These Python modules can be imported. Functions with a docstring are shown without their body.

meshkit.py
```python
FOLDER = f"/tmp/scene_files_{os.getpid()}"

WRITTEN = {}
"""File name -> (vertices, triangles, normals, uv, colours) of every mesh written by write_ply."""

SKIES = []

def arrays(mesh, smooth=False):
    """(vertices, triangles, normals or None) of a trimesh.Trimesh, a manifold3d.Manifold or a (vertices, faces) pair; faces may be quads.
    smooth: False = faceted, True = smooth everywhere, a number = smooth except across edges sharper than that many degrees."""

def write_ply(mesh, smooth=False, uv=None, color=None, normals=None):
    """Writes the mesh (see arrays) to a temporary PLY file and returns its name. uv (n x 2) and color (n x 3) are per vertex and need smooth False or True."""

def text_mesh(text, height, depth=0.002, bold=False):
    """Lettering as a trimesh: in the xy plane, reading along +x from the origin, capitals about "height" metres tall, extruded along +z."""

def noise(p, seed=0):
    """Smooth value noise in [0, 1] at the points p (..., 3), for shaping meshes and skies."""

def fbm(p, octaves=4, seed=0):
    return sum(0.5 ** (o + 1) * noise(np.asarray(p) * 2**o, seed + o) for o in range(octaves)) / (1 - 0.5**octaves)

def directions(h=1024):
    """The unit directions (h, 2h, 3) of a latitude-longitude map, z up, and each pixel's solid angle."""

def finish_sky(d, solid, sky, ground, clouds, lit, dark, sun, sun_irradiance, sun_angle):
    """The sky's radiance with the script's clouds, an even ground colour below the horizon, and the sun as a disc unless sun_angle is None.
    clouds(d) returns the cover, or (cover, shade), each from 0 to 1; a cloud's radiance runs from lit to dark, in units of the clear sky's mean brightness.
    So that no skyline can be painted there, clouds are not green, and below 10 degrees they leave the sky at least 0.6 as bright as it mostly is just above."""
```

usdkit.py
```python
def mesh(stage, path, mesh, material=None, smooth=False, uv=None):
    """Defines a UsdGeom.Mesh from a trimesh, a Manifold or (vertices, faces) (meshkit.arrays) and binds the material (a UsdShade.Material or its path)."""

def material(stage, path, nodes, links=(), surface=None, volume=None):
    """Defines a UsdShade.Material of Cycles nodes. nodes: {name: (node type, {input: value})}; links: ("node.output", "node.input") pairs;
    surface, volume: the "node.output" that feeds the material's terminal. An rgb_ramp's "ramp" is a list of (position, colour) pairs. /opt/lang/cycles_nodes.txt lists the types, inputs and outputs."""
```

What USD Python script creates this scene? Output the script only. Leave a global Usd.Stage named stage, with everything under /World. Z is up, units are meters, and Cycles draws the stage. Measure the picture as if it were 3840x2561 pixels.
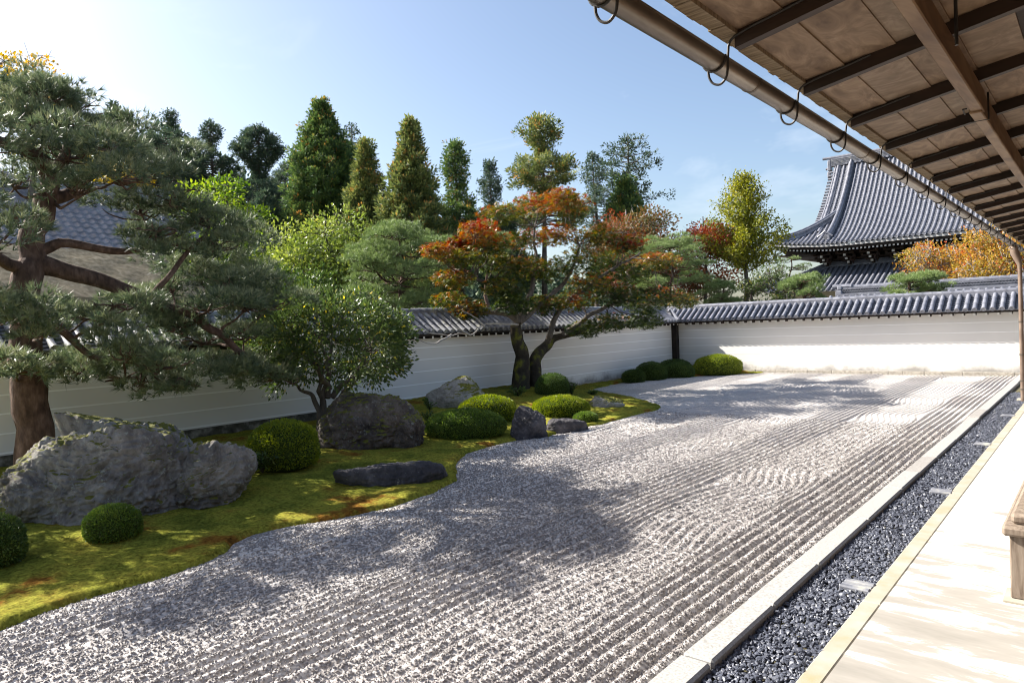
import math, random
import numpy as np, trimesh, manifold3d, usdkit, meshkit
from pxr import Usd, UsdGeom, UsdLux, UsdShade, Gf, Sdf, Vt

stage = Usd.Stage.CreateInMemory()
UsdGeom.SetStageUpAxis(stage, "Z"); UsdGeom.SetStageMetersPerUnit(stage, 1.0)
stage.SetDefaultPrim(UsdGeom.Xform.Define(stage, "/World").GetPrim())
PI = math.pi

# ---------------------------------------------------------------- camera, sky, sun, exposure
EXPOSURE = 1.6
SKY_STRENGTH = 0.070
SUN_INTENSITY = 1.25
cam = UsdGeom.Camera.Define(stage, "/World/camera")
cam.CreateHorizontalApertureAttr(36.0); cam.CreateVerticalApertureAttr(36.0 * 682 / 1024)
cam.CreateFocalLengthAttr(24.41); cam.CreateClippingRangeAttr(Gf.Vec2f(0.05, 5000)); cam.CreateExposureAttr(EXPOSURE)
cam.AddTransformOp().Set(Gf.Matrix4d(.75886791, .6500354, -.03966709, 0, .015022, .04342145, .9989439, 0, .6510713, -.75866235, .02318631, 0, 0, 0, 2.5, 1))
TO_SUN = np.array([-1.25, -.43, 1.0]); TO_SUN /= np.linalg.norm(TO_SUN)
sun = UsdLux.DistantLight.Define(stage, "/World/sun")
sun.CreateIntensityAttr(SUN_INTENSITY); sun.CreateNormalizeAttr(True); sun.CreateAngleAttr(0.53); sun.CreateColorAttr(Gf.Vec3f(1.0, .95, .87))
_z = TO_SUN; _x = np.cross([0, 0, 1], _z); _x /= np.linalg.norm(_x); _y = np.cross(_z, _x)
sun.AddTransformOp().Set(Gf.Matrix4d(*_x, 0, *_y, 0, *_z, 0, 0, 0, 0, 1))
sky = UsdLux.DomeLight.Define(stage, "/World/sky")
sky_mat = usdkit.material(stage, "/World/Looks/sky", {
    "s": ("sky_texture", {"sky_type": "single_scattering", "sun_disc": False, "sun_elevation": float(math.asin(TO_SUN[2])), "sun_rotation": float(math.atan2(TO_SUN[0], TO_SUN[1])), "altitude": 100.0, "air_density": 1.0, "aerosol_density": 2.3, "ozone_density": 1.2}),
    "tc": ("texture_coordinate", {}), "mp": ("mapping", {"scale": (1.0, 1.0, 2.6)}),
    "n": ("noise_texture", {"scale": 2.3, "detail": 7.0, "roughness": .58, "distortion": .6}),
    "r": ("rgb_ramp", {"ramp": [(0, (0, 0, 0)), (.54, (0, 0, 0)), (.76, (.45, .45, .45)), (1, (.6, .6, .6))]}),
    "m": ("mix_color", {"b": (6.5, 6.7, 7.0), "use_clamp": False, "use_clamp_result": False}),
    "b": ("background_shader", {"strength": SKY_STRENGTH})},
    [("tc.generated", "mp.vector"), ("mp.vector", "n.vector"), ("n.fac", "r.fac"), ("r.color", "m.fac"), ("s.color", "m.a"), ("m.result", "b.color")], surface="b.background")
UsdShade.MaterialBindingAPI.Apply(sky.GetPrim()).Bind(sky_mat)

# ---------------------------------------------------------------- helpers
used = {}
def path_of(name, parent=None):
    base = (str(parent.GetPath()) if parent else "/World") + "/" + name
    n = used.get(base, 0); used[base] = n + 1
    return base if n == 0 else f"{base}_{n:03d}"
def tag(p, label=None, cat=None, group=None, kind=None):
    p = p if isinstance(p, Usd.Prim) else p.GetPrim()
    for k, v in (("label", label), ("category", cat), ("group", group), ("kind", kind)):
        if v: p.SetCustomDataByKey(k, v)
    return p
def obj(name, m, mat, parent=None, smooth=False, tint=None):
    g = usdkit.mesh(stage, path_of(name, parent), m, mat, smooth)
    if tint is not None:
        UsdGeom.PrimvarsAPI(g).CreatePrimvar("tint", Sdf.ValueTypeNames.FloatArray, "vertex").Set(Vt.FloatArray.FromNumpy(np.asarray(tint, np.float32)))
    return g.GetPrim()
def thing(name, label, cat, loc=(0, 0, 0), rotz=0.0, group=None, kind=None):
    x = UsdGeom.Xform.Define(stage, path_of(name))
    x.AddTranslateOp().Set(Gf.Vec3d(*map(float, loc)))
    if rotz: x.AddRotateZOp().Set(math.degrees(rotz))
    return tag(x, label, cat, group, kind)
class MB:
    def __init__(s): s.v, s.f, s.n, s.t = [], [], 0, []
    def add(s, v, f, tint=None):
        v = np.asarray(v, float); f = np.asarray(f, int)
        if f.shape[1] == 4: f = np.vstack([f[:, [0, 1, 2]], f[:, [0, 2, 3]]])
        s.v.append(v); s.f.append(f + s.n); s.n += len(v)
        s.t.append(np.full(len(v), .5) if tint is None else np.broadcast_to(tint, (len(v),)))
        return s
    def tm(s, m): return s.add(m.vertices, m.faces)
    def box(s, lo, hi, rz=0, c=None):
        lo, hi = np.array(lo, float), np.array(hi, float)
        v = np.array([[x, y, z] for x in (lo[0], hi[0]) for y in (lo[1], hi[1]) for z in (lo[2], hi[2])])
        return s.add(v, [[0, 1, 3, 2], [4, 6, 7, 5], [0, 4, 5, 1], [2, 3, 7, 6], [0, 2, 6, 4], [1, 5, 7, 3]])
    def tube(s, p, r, n=7, cap=True, tint=None):
        v, f = tube(p, r, n, cap); return s.add(v, f, tint)
    @property
    def m(s): return np.vstack(s.v), np.vstack(s.f)
    @property
    def tint(s): return np.concatenate(s.t)
def tube(p, r, n=7, cap=True):
    p = np.asarray(p, float); r = np.broadcast_to(r, (len(p),)).astype(float)
    t = np.gradient(p, axis=0); t /= np.linalg.norm(t, axis=1, keepdims=True) + 1e-12
    ref = np.array([0, 0, 1.0]) if abs(t[0][2]) < .9 else np.array([1.0, 0, 0])
    a = np.cross(t[0], ref); a /= np.linalg.norm(a); A = []
    for k in range(len(p)):
        a = a - t[k] * (a @ t[k]); a /= np.linalg.norm(a) + 1e-12; A.append(a)
    A = np.array(A); B = np.cross(t, A); g = np.arange(n) * 2 * PI / n
    v = (p[:, None] + r[:, None, None] * (np.cos(g)[None, :, None] * A[:, None] + np.sin(g)[None, :, None] * B[:, None])).reshape(-1, 3)
    i, j = np.meshgrid(np.arange(len(p) - 1), np.arange(n), indexing="ij")
    q = np.stack([i * n + j, i * n + (j + 1) % n, (i + 1) * n + (j + 1) % n, (i + 1) * n + j], -1).reshape(-1, 4)
    f = np.vstack([q[:, [0, 1, 2]], q[:, [0, 2, 3]]])
    if cap:
        k = len(v); v = np.vstack([v, p[0], p[-1]]); j = np.arange(n); e = (len(p) - 1) * n
        f = np.vstack([f, np.stack([np.full(n, k), (j + 1) % n, j], 1), np.stack([np.full(n, k + 1), e + j, e + (j + 1) % n], 1)])
    return v, f
def spline(p, n=6):
    p = np.asarray(p, float)
    if len(p) < 3: return np.array([p[0] + (p[-1] - p[0]) * u for u in np.linspace(0, 1, n + 1)])
    P = np.vstack([2 * p[0] - p[1], p, 2 * p[-1] - p[-2]]); out = []
    for i in range(1, len(P) - 2):
        a, b, c, d = P[i - 1:i + 3]
        for u in np.arange(n) / n:
            out.append(.5 * (2 * b + (c - a) * u + (2 * a - 5 * b + 4 * c - d) * u * u + (3 * b - a - 3 * c + d) * u ** 3))
    return np.array(out + [p[-1]])
def wob(p, amp, rng, freq=1.6):
    p = np.asarray(p, float).copy(); s = rng.uniform(0, 99, 3); n = np.stack([meshkit.noise(p * freq + q * 7.1, 3) for q in s], -1) - .5
    w = np.minimum(1, np.linspace(0, 4, len(p)))[:, None]; return p + n * amp * 2 * w
def unit(a): return a / (np.linalg.norm(a, axis=-1, keepdims=True) + 1e-12)
def sphere_dirs(n, rng): return unit(rng.normal(size=(n, 3)))
def leaves(P, D, size, width, rng, tint, fold=.15):
    """Leaf quads from base P along D."""
    n = len(P); D = unit(D); S = unit(np.cross(D, unit(rng.normal(size=(n, 3))))); N = np.cross(S, D)
    L = np.broadcast_to(size, (n,))[:, None]; W = L * width
    v = np.stack([P, P + D * L * .45 + S * W * .5 + N * L * fold, P + D * L, P + D * L * .45 - S * W * .5 + N * L * fold], 1).reshape(-1, 3)
    b = np.arange(n)[:, None] * 4
    f = np.concatenate([b + [0, 1, 2], b + [0, 2, 3]], 1).reshape(-1, 3)
    return v, f, np.repeat(np.broadcast_to(tint, (n,)), 4)
def needles(P, D, length, width, rng, tint, spread=.75, per=12):
    """Tufts of thin triangles."""
    n = len(P); P = np.repeat(P, per, 0); D = unit(np.repeat(unit(D), per, 0) + rng.normal(size=(n * per, 3)) * spread * .58)
    S = unit(np.cross(D, rng.normal(size=(n * per, 3)))); L = (np.repeat(np.broadcast_to(length, (n,)), per) * rng.uniform(.75, 1.15, n * per))[:, None]
    v = np.stack([P + S * width * .5, P - S * width * .5, P + D * L], 1).reshape(-1, 3)
    t = np.clip(np.repeat(np.broadcast_to(tint, (n,)), per) + rng.normal(size=n * per) * .07, 0, 1)
    return v, np.arange(n * per * 3).reshape(-1, 3), np.repeat(t, 3)
def sst(a, b, x):
    t = np.clip((x - a) / (b - a), 0, 1); return t * t * (3 - 2 * t)
def grid_mesh(Z, xs, ys, keep=None):
    nx, ny = len(xs), len(ys); X, Y = np.meshgrid(xs, ys, indexing="ij")
    v = np.stack([X, Y, Z], -1).reshape(-1, 3)
    i, j = np.meshgrid(np.arange(nx - 1), np.arange(ny - 1), indexing="ij")
    q = np.stack([i * ny + j, (i + 1) * ny + j, (i + 1) * ny + j + 1, i * ny + j + 1], -1).reshape(-1, 4)
    if keep is not None:
        k = keep.reshape(-1); q = q[k[q].any(1)]
        u, inv = np.unique(q, return_inverse=True); v = v[u]; q = inv.reshape(-1, 4)
    return v, q
def chamfer_box(lo, hi, b=.01):
    lo, hi = np.array(lo, float), np.array(hi, float); b = min(b, .3 * (hi - lo).min())
    pts = []
    for k in range(3):
        l, h = lo + b, hi - b; l[k], h[k] = lo[k], hi[k]
        pts += [[x, y, z] for x in (l[0], h[0]) for y in (l[1], h[1]) for z in (l[2], h[2])]
    h = manifold3d.Manifold.hull_points(np.array(pts)); m = h.to_mesh()
    return trimesh.Trimesh(m.vert_properties[:, :3], m.tri_verts, process=False)

# ---------------------------------------------------------------- materials
def L(n): return "/World/Looks/" + n
def rgb(ramp): return [(p, c) for p, c in ramp]
def noisy(name, ramp, scale=4.0, detail=6.0, rough=.8, bump=0.0, bscale=30.0, spec=.3, stretch=(1, 1, 1), dist=0.0, bdist=.02, coords="geometry.position", metallic=0.0, brough=.6):
    nodes = {"geometry": ("geometry", {}), "tc": ("texture_coordinate", {}), "mp": ("mapping", {"scale": stretch}),
             "n": ("noise_texture", {"scale": scale, "detail": detail, "roughness": .6, "distortion": dist}), "r": ("rgb_ramp", {"ramp": ramp}),
             "p": ("principled_bsdf", {"roughness": rough, "specular_ior_level": spec, "metallic": metallic})}
    ln = [(coords, "mp.vector"), ("mp.vector", "n.vector"), ("n.fac", "r.fac"), ("r.color", "p.base_color")]
    if bump:
        nodes["bn"] = ("noise_texture", {"scale": bscale, "detail": 5.0, "roughness": brough}); nodes["bp"] = ("bump", {"strength": bump, "distance": bdist})
        ln += [("mp.vector", "bn.vector"), ("bn.fac", "bp.height"), ("bp.normal", "p.normal")]
    return usdkit.material(stage, L(name), nodes, ln, surface="p.BSDF")
def leafmat(name, ramp, trans=.35, rough=.5, spec=.4, tcol=1.25):
    nodes = {"a": ("attribute", {"attribute": "tint"}), "r": ("rgb_ramp", {"ramp": ramp}), "p": ("principled_bsdf", {"roughness": rough, "specular_ior_level": spec}),
             "h": ("hsv", {"value": tcol, "saturation": 1.1}), "t": ("translucent_bsdf", {}), "m": ("mix_closure", {"fac": trans})}
    return usdkit.material(stage, L(name), nodes, [("a.fac", "r.fac"), ("r.color", "p.base_color"), ("r.color", "h.color"), ("h.color", "t.color"), ("p.BSDF", "m.closure1"), ("t.BSDF", "m.closure2")], surface="m.closure")
def randmat(name, ramp, rough=.7, spec=.35, bump=0, bscale=60):
    nodes = {"g": ("geometry", {}), "r": ("rgb_ramp", {"ramp": ramp}), "p": ("principled_bsdf", {"roughness": rough, "specular_ior_level": spec})}
    return usdkit.material(stage, L(name), nodes, [("g.random_per_island", "r.fac"), ("r.color", "p.base_color")], surface="p.BSDF")
M = {}
M["ground"] = noisy("soil", [(.3, (.06, .05, .035)), (.7, (.11, .1, .05))], 1.2, 6, .95)
# raked gravel sheet: stone-sized cells of mixed greys
M["gravel"] = usdkit.material(stage, L("gravel"), {
    "g": ("geometry", {}), "v": ("voronoi_texture", {"scale": 52.0}), "bw": ("rgb_to_bw", {}),
    "r": ("rgb_ramp", {"ramp": [(0, (.27, .25, .235)), (.35, (.44, .41, .385)), (.7, (.56, .53, .50)), (1, (.68, .65, .62))]}),
    "n": ("noise_texture", {"scale": .55, "detail": 5.0}), "nr": ("rgb_ramp", {"ramp": [(.3, (.84, .84, .86)), (.7, (1.06, 1.05, 1.03))]}),
    "mx": ("mix", {"mix_type": "multiply", "fac": 1.0}), "bp": ("bump", {"strength": .5, "distance": .008, "invert": True}),
    "p": ("principled_bsdf", {"roughness": .85, "specular_ior_level": .25})},
    [("g.position", "v.vector"), ("v.color", "bw.color"), ("bw.val", "r.fac"), ("g.position", "n.vector"), ("n.fac", "nr.fac"), ("r.color", "mx.color1"), ("nr.color", "mx.color2"), ("mx.color", "p.base_color"), ("v.distance", "bp.height"), ("bp.normal", "p.normal")], surface="p.BSDF")
M["stone"] = randmat("gravel_stone", [(0, (.24, .22, .21)), (.25, (.43, .40, .375)), (.75, (.58, .55, .515)), (.93, (.70, .67, .64)), (1, (.76, .73, .7))])
M["pebble"] = randmat("pebble", [(0, (0.073, 0.079, 0.102)), (0.45, (0.21, 0.224, 0.283)), (0.8, (0.4, 0.418, 0.499)), (0.95, (0.63, 0.643, 0.68)), (1, (0.756, 0.643, 0.499))], .45, .5)
M["moss"] = usdkit.material(stage, L("moss"), {
    "g": ("geometry", {}), "n": ("noise_texture", {"scale": 1.05, "detail": 8.0, "roughness": .62}), "n2": ("noise_texture", {"scale": 21.0, "detail": 6.0, "roughness": .8}),
    "r": ("rgb_ramp", {"ramp": [(.26, (.07, .085, .016)), (.40, (.155, .17, .026)), (.50, (.255, .25, .038)), (.575, (.24, .205, .034)), (.63, (.22, .105, .02)), (.72, (.13, .06, .014))]}),
    "r2": ("rgb_ramp", {"ramp": [(.32, (.22, .22, .2)), (.62, (1.4, 1.4, 1.3))]}), "mx": ("mix", {"mix_type": "multiply", "fac": 1.0}),
    "bp": ("bump", {"strength": 1.0, "distance": .03}), "p": ("principled_bsdf", {"roughness": 1.0, "specular_ior_level": .04})},
    [("g.position", "n.vector"), ("g.position", "n2.vector"), ("n.fac", "r.fac"), ("n2.fac", "r2.fac"), ("r.color", "mx.color1"), ("r2.color", "mx.color2"), ("mx.color", "p.base_color"), ("n2.fac", "bp.height"), ("bp.normal", "p.normal")], surface="p.BSDF")
M["granite"] = noisy("granite", [(0.3, (0.204, 0.197, 0.187)), (0.5, (0.313, 0.306, 0.292)), (0.7, (0.408, 0.398, 0.381))], 55, 4, .8, .25, 90, .3, bdist=.004)
M["granite_dim"] = noisy("dim_granite", [(.3, (.17, .155, .145)), (.5, (.265, .25, .235)), (.7, (.36, .345, .325))], 55, 4, .8, .25, 90, .3, bdist=.004)
M["granite2"] = noisy("ochre_granite", [(0.28, (0.314, 0.251, 0.15)), (0.45, (0.314, 0.282, 0.219)), (0.7, (0.351, 0.332, 0.294))], 3.0, 8, .8, .25, 90, .3, bdist=.004)
M["base_stone"] = noisy("base_stone", [(.3, (.22, .20, .17)), (.7, (.42, .39, .34))], 9, 6, .9, .4, 40, .2)
M["plinth"] = noisy("mossy_plinth", [(.3, (.03, .028, .022)), (.5, (.09, .085, .07)), (.62, (.2, .19, .17)), (.75, (.3, .29, .27))], 4, 9, .95, .5, 30, .1)
M["concrete"] = usdkit.material(stage, L("concrete"), {
    "g": ("geometry", {}), "mp": ("mapping", {"rotation": (0, 0, .32), "scale": (.8, 2.8, 1)}), "n": ("noise_texture", {"scale": 1.1, "detail": 11.0, "roughness": .66, "distortion": .25}),
    "sy": ("separate_xyz", {}), "n3": ("map_range", {"from_min": 4.2, "from_max": 10.0, "to_min": .52, "to_max": .36, "clamp": True}), "ad": ("math", {"math_type": "multiply_add", "value2": .75, "value3": 0.0}), "mu": ("math", {"math_type": "multiply", "value2": 1.0}),
    "r": ("rgb_ramp", {"ramp": [(.0, (.58, .57, .54)), (.80, (.52, .51, .48)), (.835, (.30, .28, .25)), (1, (.23, .215, .19))]}),
    "p": ("principled_bsdf", {"roughness": .75, "specular_ior_level": .3})},
    [("g.position", "mp.vector"), ("mp.vector", "n.vector"), ("g.position", "sy.vector"), ("sy.y", "n3.value"), ("n.fac", "ad.value1"), ("n3.result", "mu.value1"), ("mu.value", "ad.value3"), ("ad.value", "r.fac"), ("r.color", "p.base_color")], surface="p.BSDF")
# plaster: off white, with grime creeping up from the foot
M["plaster"] = usdkit.material(stage, L("plaster"), {
    "g": ("geometry", {}), "sp": ("separate_xyz", {}), "n": ("noise_texture", {"scale": 1.3, "detail": 8.0, "roughness": .65}), "n2": ("noise_texture", {"scale": .5, "detail": 4.0}),
    "ht": ("map_range", {"from_min": 0.12, "from_max": .62, "to_min": .42, "to_max": -.1, "clamp": True}), "ad": ("math", {"math_type": "add"}),
    "r": ("rgb_ramp", {"ramp": [(.62, (.70, .685, .655)), (.78, (.50, .48, .45)), (.95, (.27, .26, .24))]}),
    "r2": ("rgb_ramp", {"ramp": [(.3, (.93, .93, .94)), (.7, (1, 1, 1))]}), "mx": ("mix", {"mix_type": "multiply", "fac": 1.0}),
    "bn": ("noise_texture", {"scale": .9, "detail": 3.0}), "bp": ("bump", {"strength": .22, "distance": .05}), "p": ("principled_bsdf", {"roughness": .85, "specular_ior_level": .2})},
    [("g.position", "sp.vector"), ("g.position", "n.vector"), ("g.position", "n2.vector"), ("sp.z", "ht.value"), ("n.fac", "ad.value1"), ("ht.result", "ad.value2"), ("ad.value", "r.fac"), ("n2.fac", "r2.fac"), ("r.color", "mx.color1"), ("r2.color", "mx.color2"), ("mx.color", "p.base_color"), ("g.position", "bn.vector"), ("bn.fac", "bp.height"), ("bp.normal", "p.normal")], surface="p.BSDF")
M["white_line"] = noisy("white_line", [(0.3, (0.854, 0.848, 0.831)), (0.7, (0.9, 0.9, 0.899))], 6, 4, .8)
M["tile"] = noisy("roof_tile", [(.28, (.085, .088, .105)), (.5, (.15, .155, .185)), (.66, (.215, .22, .25)), (.8, (.30, .30, .29))], 3.5, 8, .42, .12, 30, .55, bdist=.01)
M["tile_dark"] = noisy("pan_tile", [(.3, (.06, .063, .075)), (.7, (.13, .135, .155))], 5, 6, .5, .1, 30, .5)
M["tile_lichen"] = noisy("lichen_tile", [(.28, (.085, .088, .105)), (.46, (.16, .165, .19)), (.56, (.25, .25, .25)), (.63, (.36, .36, .30)), (.72, (.22, .22, .22))], 5.5, 9, .5, .15, 30, .45, bdist=.01)
M["dark_wood"] = noisy("dark_wood", [(.3, (.012, .009, .008)), (.7, (.035, .025, .02))], 4, 6, .7, .2, 30, .3, (1, .15, 1))
M["rafter_wood"] = noisy("rafter_wood", [(0.3, (0.013, 0.008, 0.006)), (0.55, (0.028, 0.015, 0.01)), (0.75, (0.051, 0.025, 0.014))], 5, 7, .6, .25, 40, .35, (.15, 1, 1), bdist=.006)
M["board_wood"] = noisy("board_wood", [(0.25, (0.099, 0.066, 0.044)), (0.45, (0.183, 0.128, 0.087)), (0.6, (0.257, 0.187, 0.128)), (0.78, (0.355, 0.286, 0.217))], 2.6, 9, .7, .25, 24, .3, (2.2, .8, 1), 1.6, bdist=.01)
M["board_wood2"] = noisy("board_wood_grey", [(0.25, (0.128, 0.093, 0.066)), (0.5, (0.207, 0.153, 0.109)), (0.75, (0.306, 0.246, 0.187))], 2.0, 9, .7, .25, 24, .3, (1.2, 1.6, 1), 2.6, bdist=.01)
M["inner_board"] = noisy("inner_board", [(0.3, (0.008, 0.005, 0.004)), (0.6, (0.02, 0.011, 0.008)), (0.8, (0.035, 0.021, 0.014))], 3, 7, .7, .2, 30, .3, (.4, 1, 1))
M["beam_wood"] = noisy("beam_wood", [(0.28, (0.085, 0.047, 0.027)), (0.5, (0.178, 0.111, 0.064)), (0.72, (0.281, 0.196, 0.119))], 1.6, 8, .6, .25, 26, .35, (3, .7, 3), 1.2, bdist=.008)
M["bench_wood"] = noisy("bench_wood", [(0.3, (0.115, 0.086, 0.065)), (0.5, (0.202, 0.158, 0.122)), (0.75, (0.302, 0.252, 0.202))], 5, 8, .75, .3, 40, .25, (6, 6, .6), .6, bdist=.005)
M["shingle"] = noisy("shingle_edge", [(.3, (.13, .10, .07)), (.6, (.27, .215, .15)), (.8, (.40, .33, .24))], 5, 7, .8, .4, 60, .2, (.6, 9, 1), bdist=.01)
M["copper"] = noisy("gutter_copper", [(.3, (.10, .082, .066)), (.5, (.17, .145, .12)), (.72, (.25, .215, .175))], 2.2, 8, .36, .06, 40, .5, (2, .5, 2), metallic=.75)
M["pipe_copper"] = noisy("pipe_copper", [(.3, (.16, .11, .085)), (.55, (.24, .175, .135)), (.75, (.32, .25, .2))], 3.0, 8, .45, .06, 40, .5, metallic=.4)
M["iron"] = noisy("iron", [(.3, (.012, .011, .011)), (.7, (.03, .027, .025))], 20, 4, .55, 0, 30, .4)
M["white_paint"] = noisy("white_paint", [(.3, (.62, .61, .58)), (.7, (.78, .77, .74))], 8, 4, .8)
M["weather_board"] = noisy("weathered_board", [(.3, (.34, .34, .34)), (.7, (.52, .51, .5))], 3, 5, .8, 0, 30, .3, (.4, 3, 3))
M["bronze"] = noisy("bronze", [(.3, (.04, .06, .05)), (.7, (.09, .12, .1))], 8, 4, .5)
M["bark_roof"] = noisy("bark_roof", [(.3, (.09, .075, .045)), (.55, (.17, .145, .10)), (.75, (.26, .23, .17))], 7, 8, .95, .7, 30, .1)
M["bark"] = noisy("pine_bark", [(.3, (.035, .022, .016)), (.5, (.085, .052, .038)), (.72, (.16, .105, .08))], 9, 8, .9, .8, 18, .2, (1, 1, .45), bdist=.03)
M["bark_grey"] = noisy("grey_bark", [(.3, (.05, .042, .034)), (.6, (.12, .10, .082)), (.8, (.2, .18, .15))], 8, 7, .9, .6, 20, .2, (1, 1, .4), bdist=.02)
M["bark_moss"] = noisy("mossy_bark", [(.3, (.022, .018, .014)), (.52, (.05, .042, .03)), (.6, (.10, .10, .025)), (.72, (.2, .19, .03))], 3.2, 8, .95, .8, 18, .1, bdist=.03)
M["bark_pale"] = noisy("pale_bark", [(.3, (.22, .2, .18)), (.7, (.42, .39, .36))], 8, 6, .9, .3, 20, .2)
def rockmat(name, cols, moss=.5, lichen=.5, seed=0.0):
    return usdkit.material(stage, L(name), {
        "g": ("geometry", {}), "mp": ("mapping", {"location": (seed, seed * 1.7, 0)}), "n": ("noise_texture", {"scale": 2.4, "detail": 11.0, "roughness": .7, "distortion": .5}), "r": ("rgb_ramp", {"ramp": cols}),
        "ln": ("noise_texture", {"scale": 11.0, "detail": 9.0, "roughness": .75}), "lr": ("rgb_ramp", {"ramp": [(.60 - .06 * lichen, (0, 0, 0)), (.655 - .06 * lichen, (1, 1, 1))]}), "lm": ("mix", {"color2": (.30, .31, .27)}),
        "sz": ("separate_xyz", {}), "mn": ("noise_texture", {"scale": 2.1, "detail": 7.0, "roughness": .65}), "ad": ("math", {"math_type": "multiply_add", "value2": .34, "value3": 0.0}),
        "mr": ("rgb_ramp", {"ramp": [(.80 - .14 * moss, (0, 0, 0)), (.86 - .14 * moss, (1, 1, 1))]}), "mc": ("rgb_ramp", {"ramp": [(.3, (.07, .08, .014)), (.7, (.22, .21, .03))]}), "mm": ("mix", {}),
        "bn": ("noise_texture", {"scale": 9.0, "detail": 10.0, "roughness": .72}), "bp": ("bump", {"strength": 1.0, "distance": .10}), "p": ("principled_bsdf", {"roughness": .82, "specular_ior_level": .3})},
        [("g.position", "mp.vector"), ("mp.vector", "n.vector"), ("n.fac", "r.fac"), ("mp.vector", "ln.vector"), ("ln.fac", "lr.fac"), ("r.color", "lm.color1"), ("lr.color", "lm.fac"),
         ("g.normal", "sz.vector"), ("mp.vector", "mn.vector"), ("sz.z", "ad.value1"), ("mn.fac", "ad.value3"), ("ad.value", "mr.fac"), ("ln.fac", "mc.fac"), ("lm.color", "mm.color1"), ("mc.color", "mm.color2"), ("mr.color", "mm.fac"),
         ("mm.color", "p.base_color"), ("mp.vector", "bn.vector"), ("bn.fac", "bp.height"), ("bp.normal", "p.normal")], surface="p.BSDF")
M["rock_grey"] = rockmat("grey_rock", [(0.3, (0.07, 0.062, 0.056)), (0.48, (0.186, 0.171, 0.155)), (0.6, (0.31, 0.287, 0.256)), (0.75, (0.512, 0.48, 0.426))], .55, .6, 1.3)
M["rock_brown"] = rockmat("brown_rock", [(0.3, (0.029, 0.023, 0.021)), (0.48, (0.091, 0.072, 0.06)), (0.62, (0.169, 0.137, 0.114)), (0.78, (0.39, 0.364, 0.338))], .5, .25, 5.1)
M["rock_pale"] = rockmat("pale_rock", [(0.3, (0.138, 0.127, 0.115)), (0.5, (0.31, 0.293, 0.265)), (0.72, (0.517, 0.494, 0.448))], .8, .3, 9.4)
M["rock_dark"] = rockmat("dark_rock", [(0.3, (0.023, 0.022, 0.026)), (0.5, (0.065, 0.061, 0.068)), (0.64, (0.13, 0.122, 0.13)), (0.78, (0.39, 0.377, 0.377))], -1.0, -.2, 3.3)
# foliage ramps: dark to light by leaf
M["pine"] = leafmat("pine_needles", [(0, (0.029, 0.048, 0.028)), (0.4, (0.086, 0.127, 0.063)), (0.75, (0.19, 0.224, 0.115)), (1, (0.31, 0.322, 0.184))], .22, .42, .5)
M["pine_light"] = leafmat("light_pine_needles", [(0, (0.068, 0.115, 0.041)), (0.5, (0.162, 0.23, 0.081)), (1, (0.297, 0.365, 0.135))], .25, .45, .45)
M["cedar"] = leafmat("cedar_foliage", [(0, (0.044, 0.083, 0.033)), (0.45, (0.11, 0.179, 0.055)), (0.8, (0.207, 0.276, 0.071)), (0.93, (0.304, 0.304, 0.083)), (1, (0.469, 0.262, 0.083))], .22, .55, .3)
M["cedar_brown"] = leafmat("brown_cedar_foliage", [(0, (0.067, 0.099, 0.039)), (0.4, (0.166, 0.207, 0.067)), (0.75, (0.304, 0.317, 0.099)), (0.92, (0.386, 0.304, 0.097)), (1, (0.552, 0.304, 0.097))], .22, .55, .3)
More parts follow.
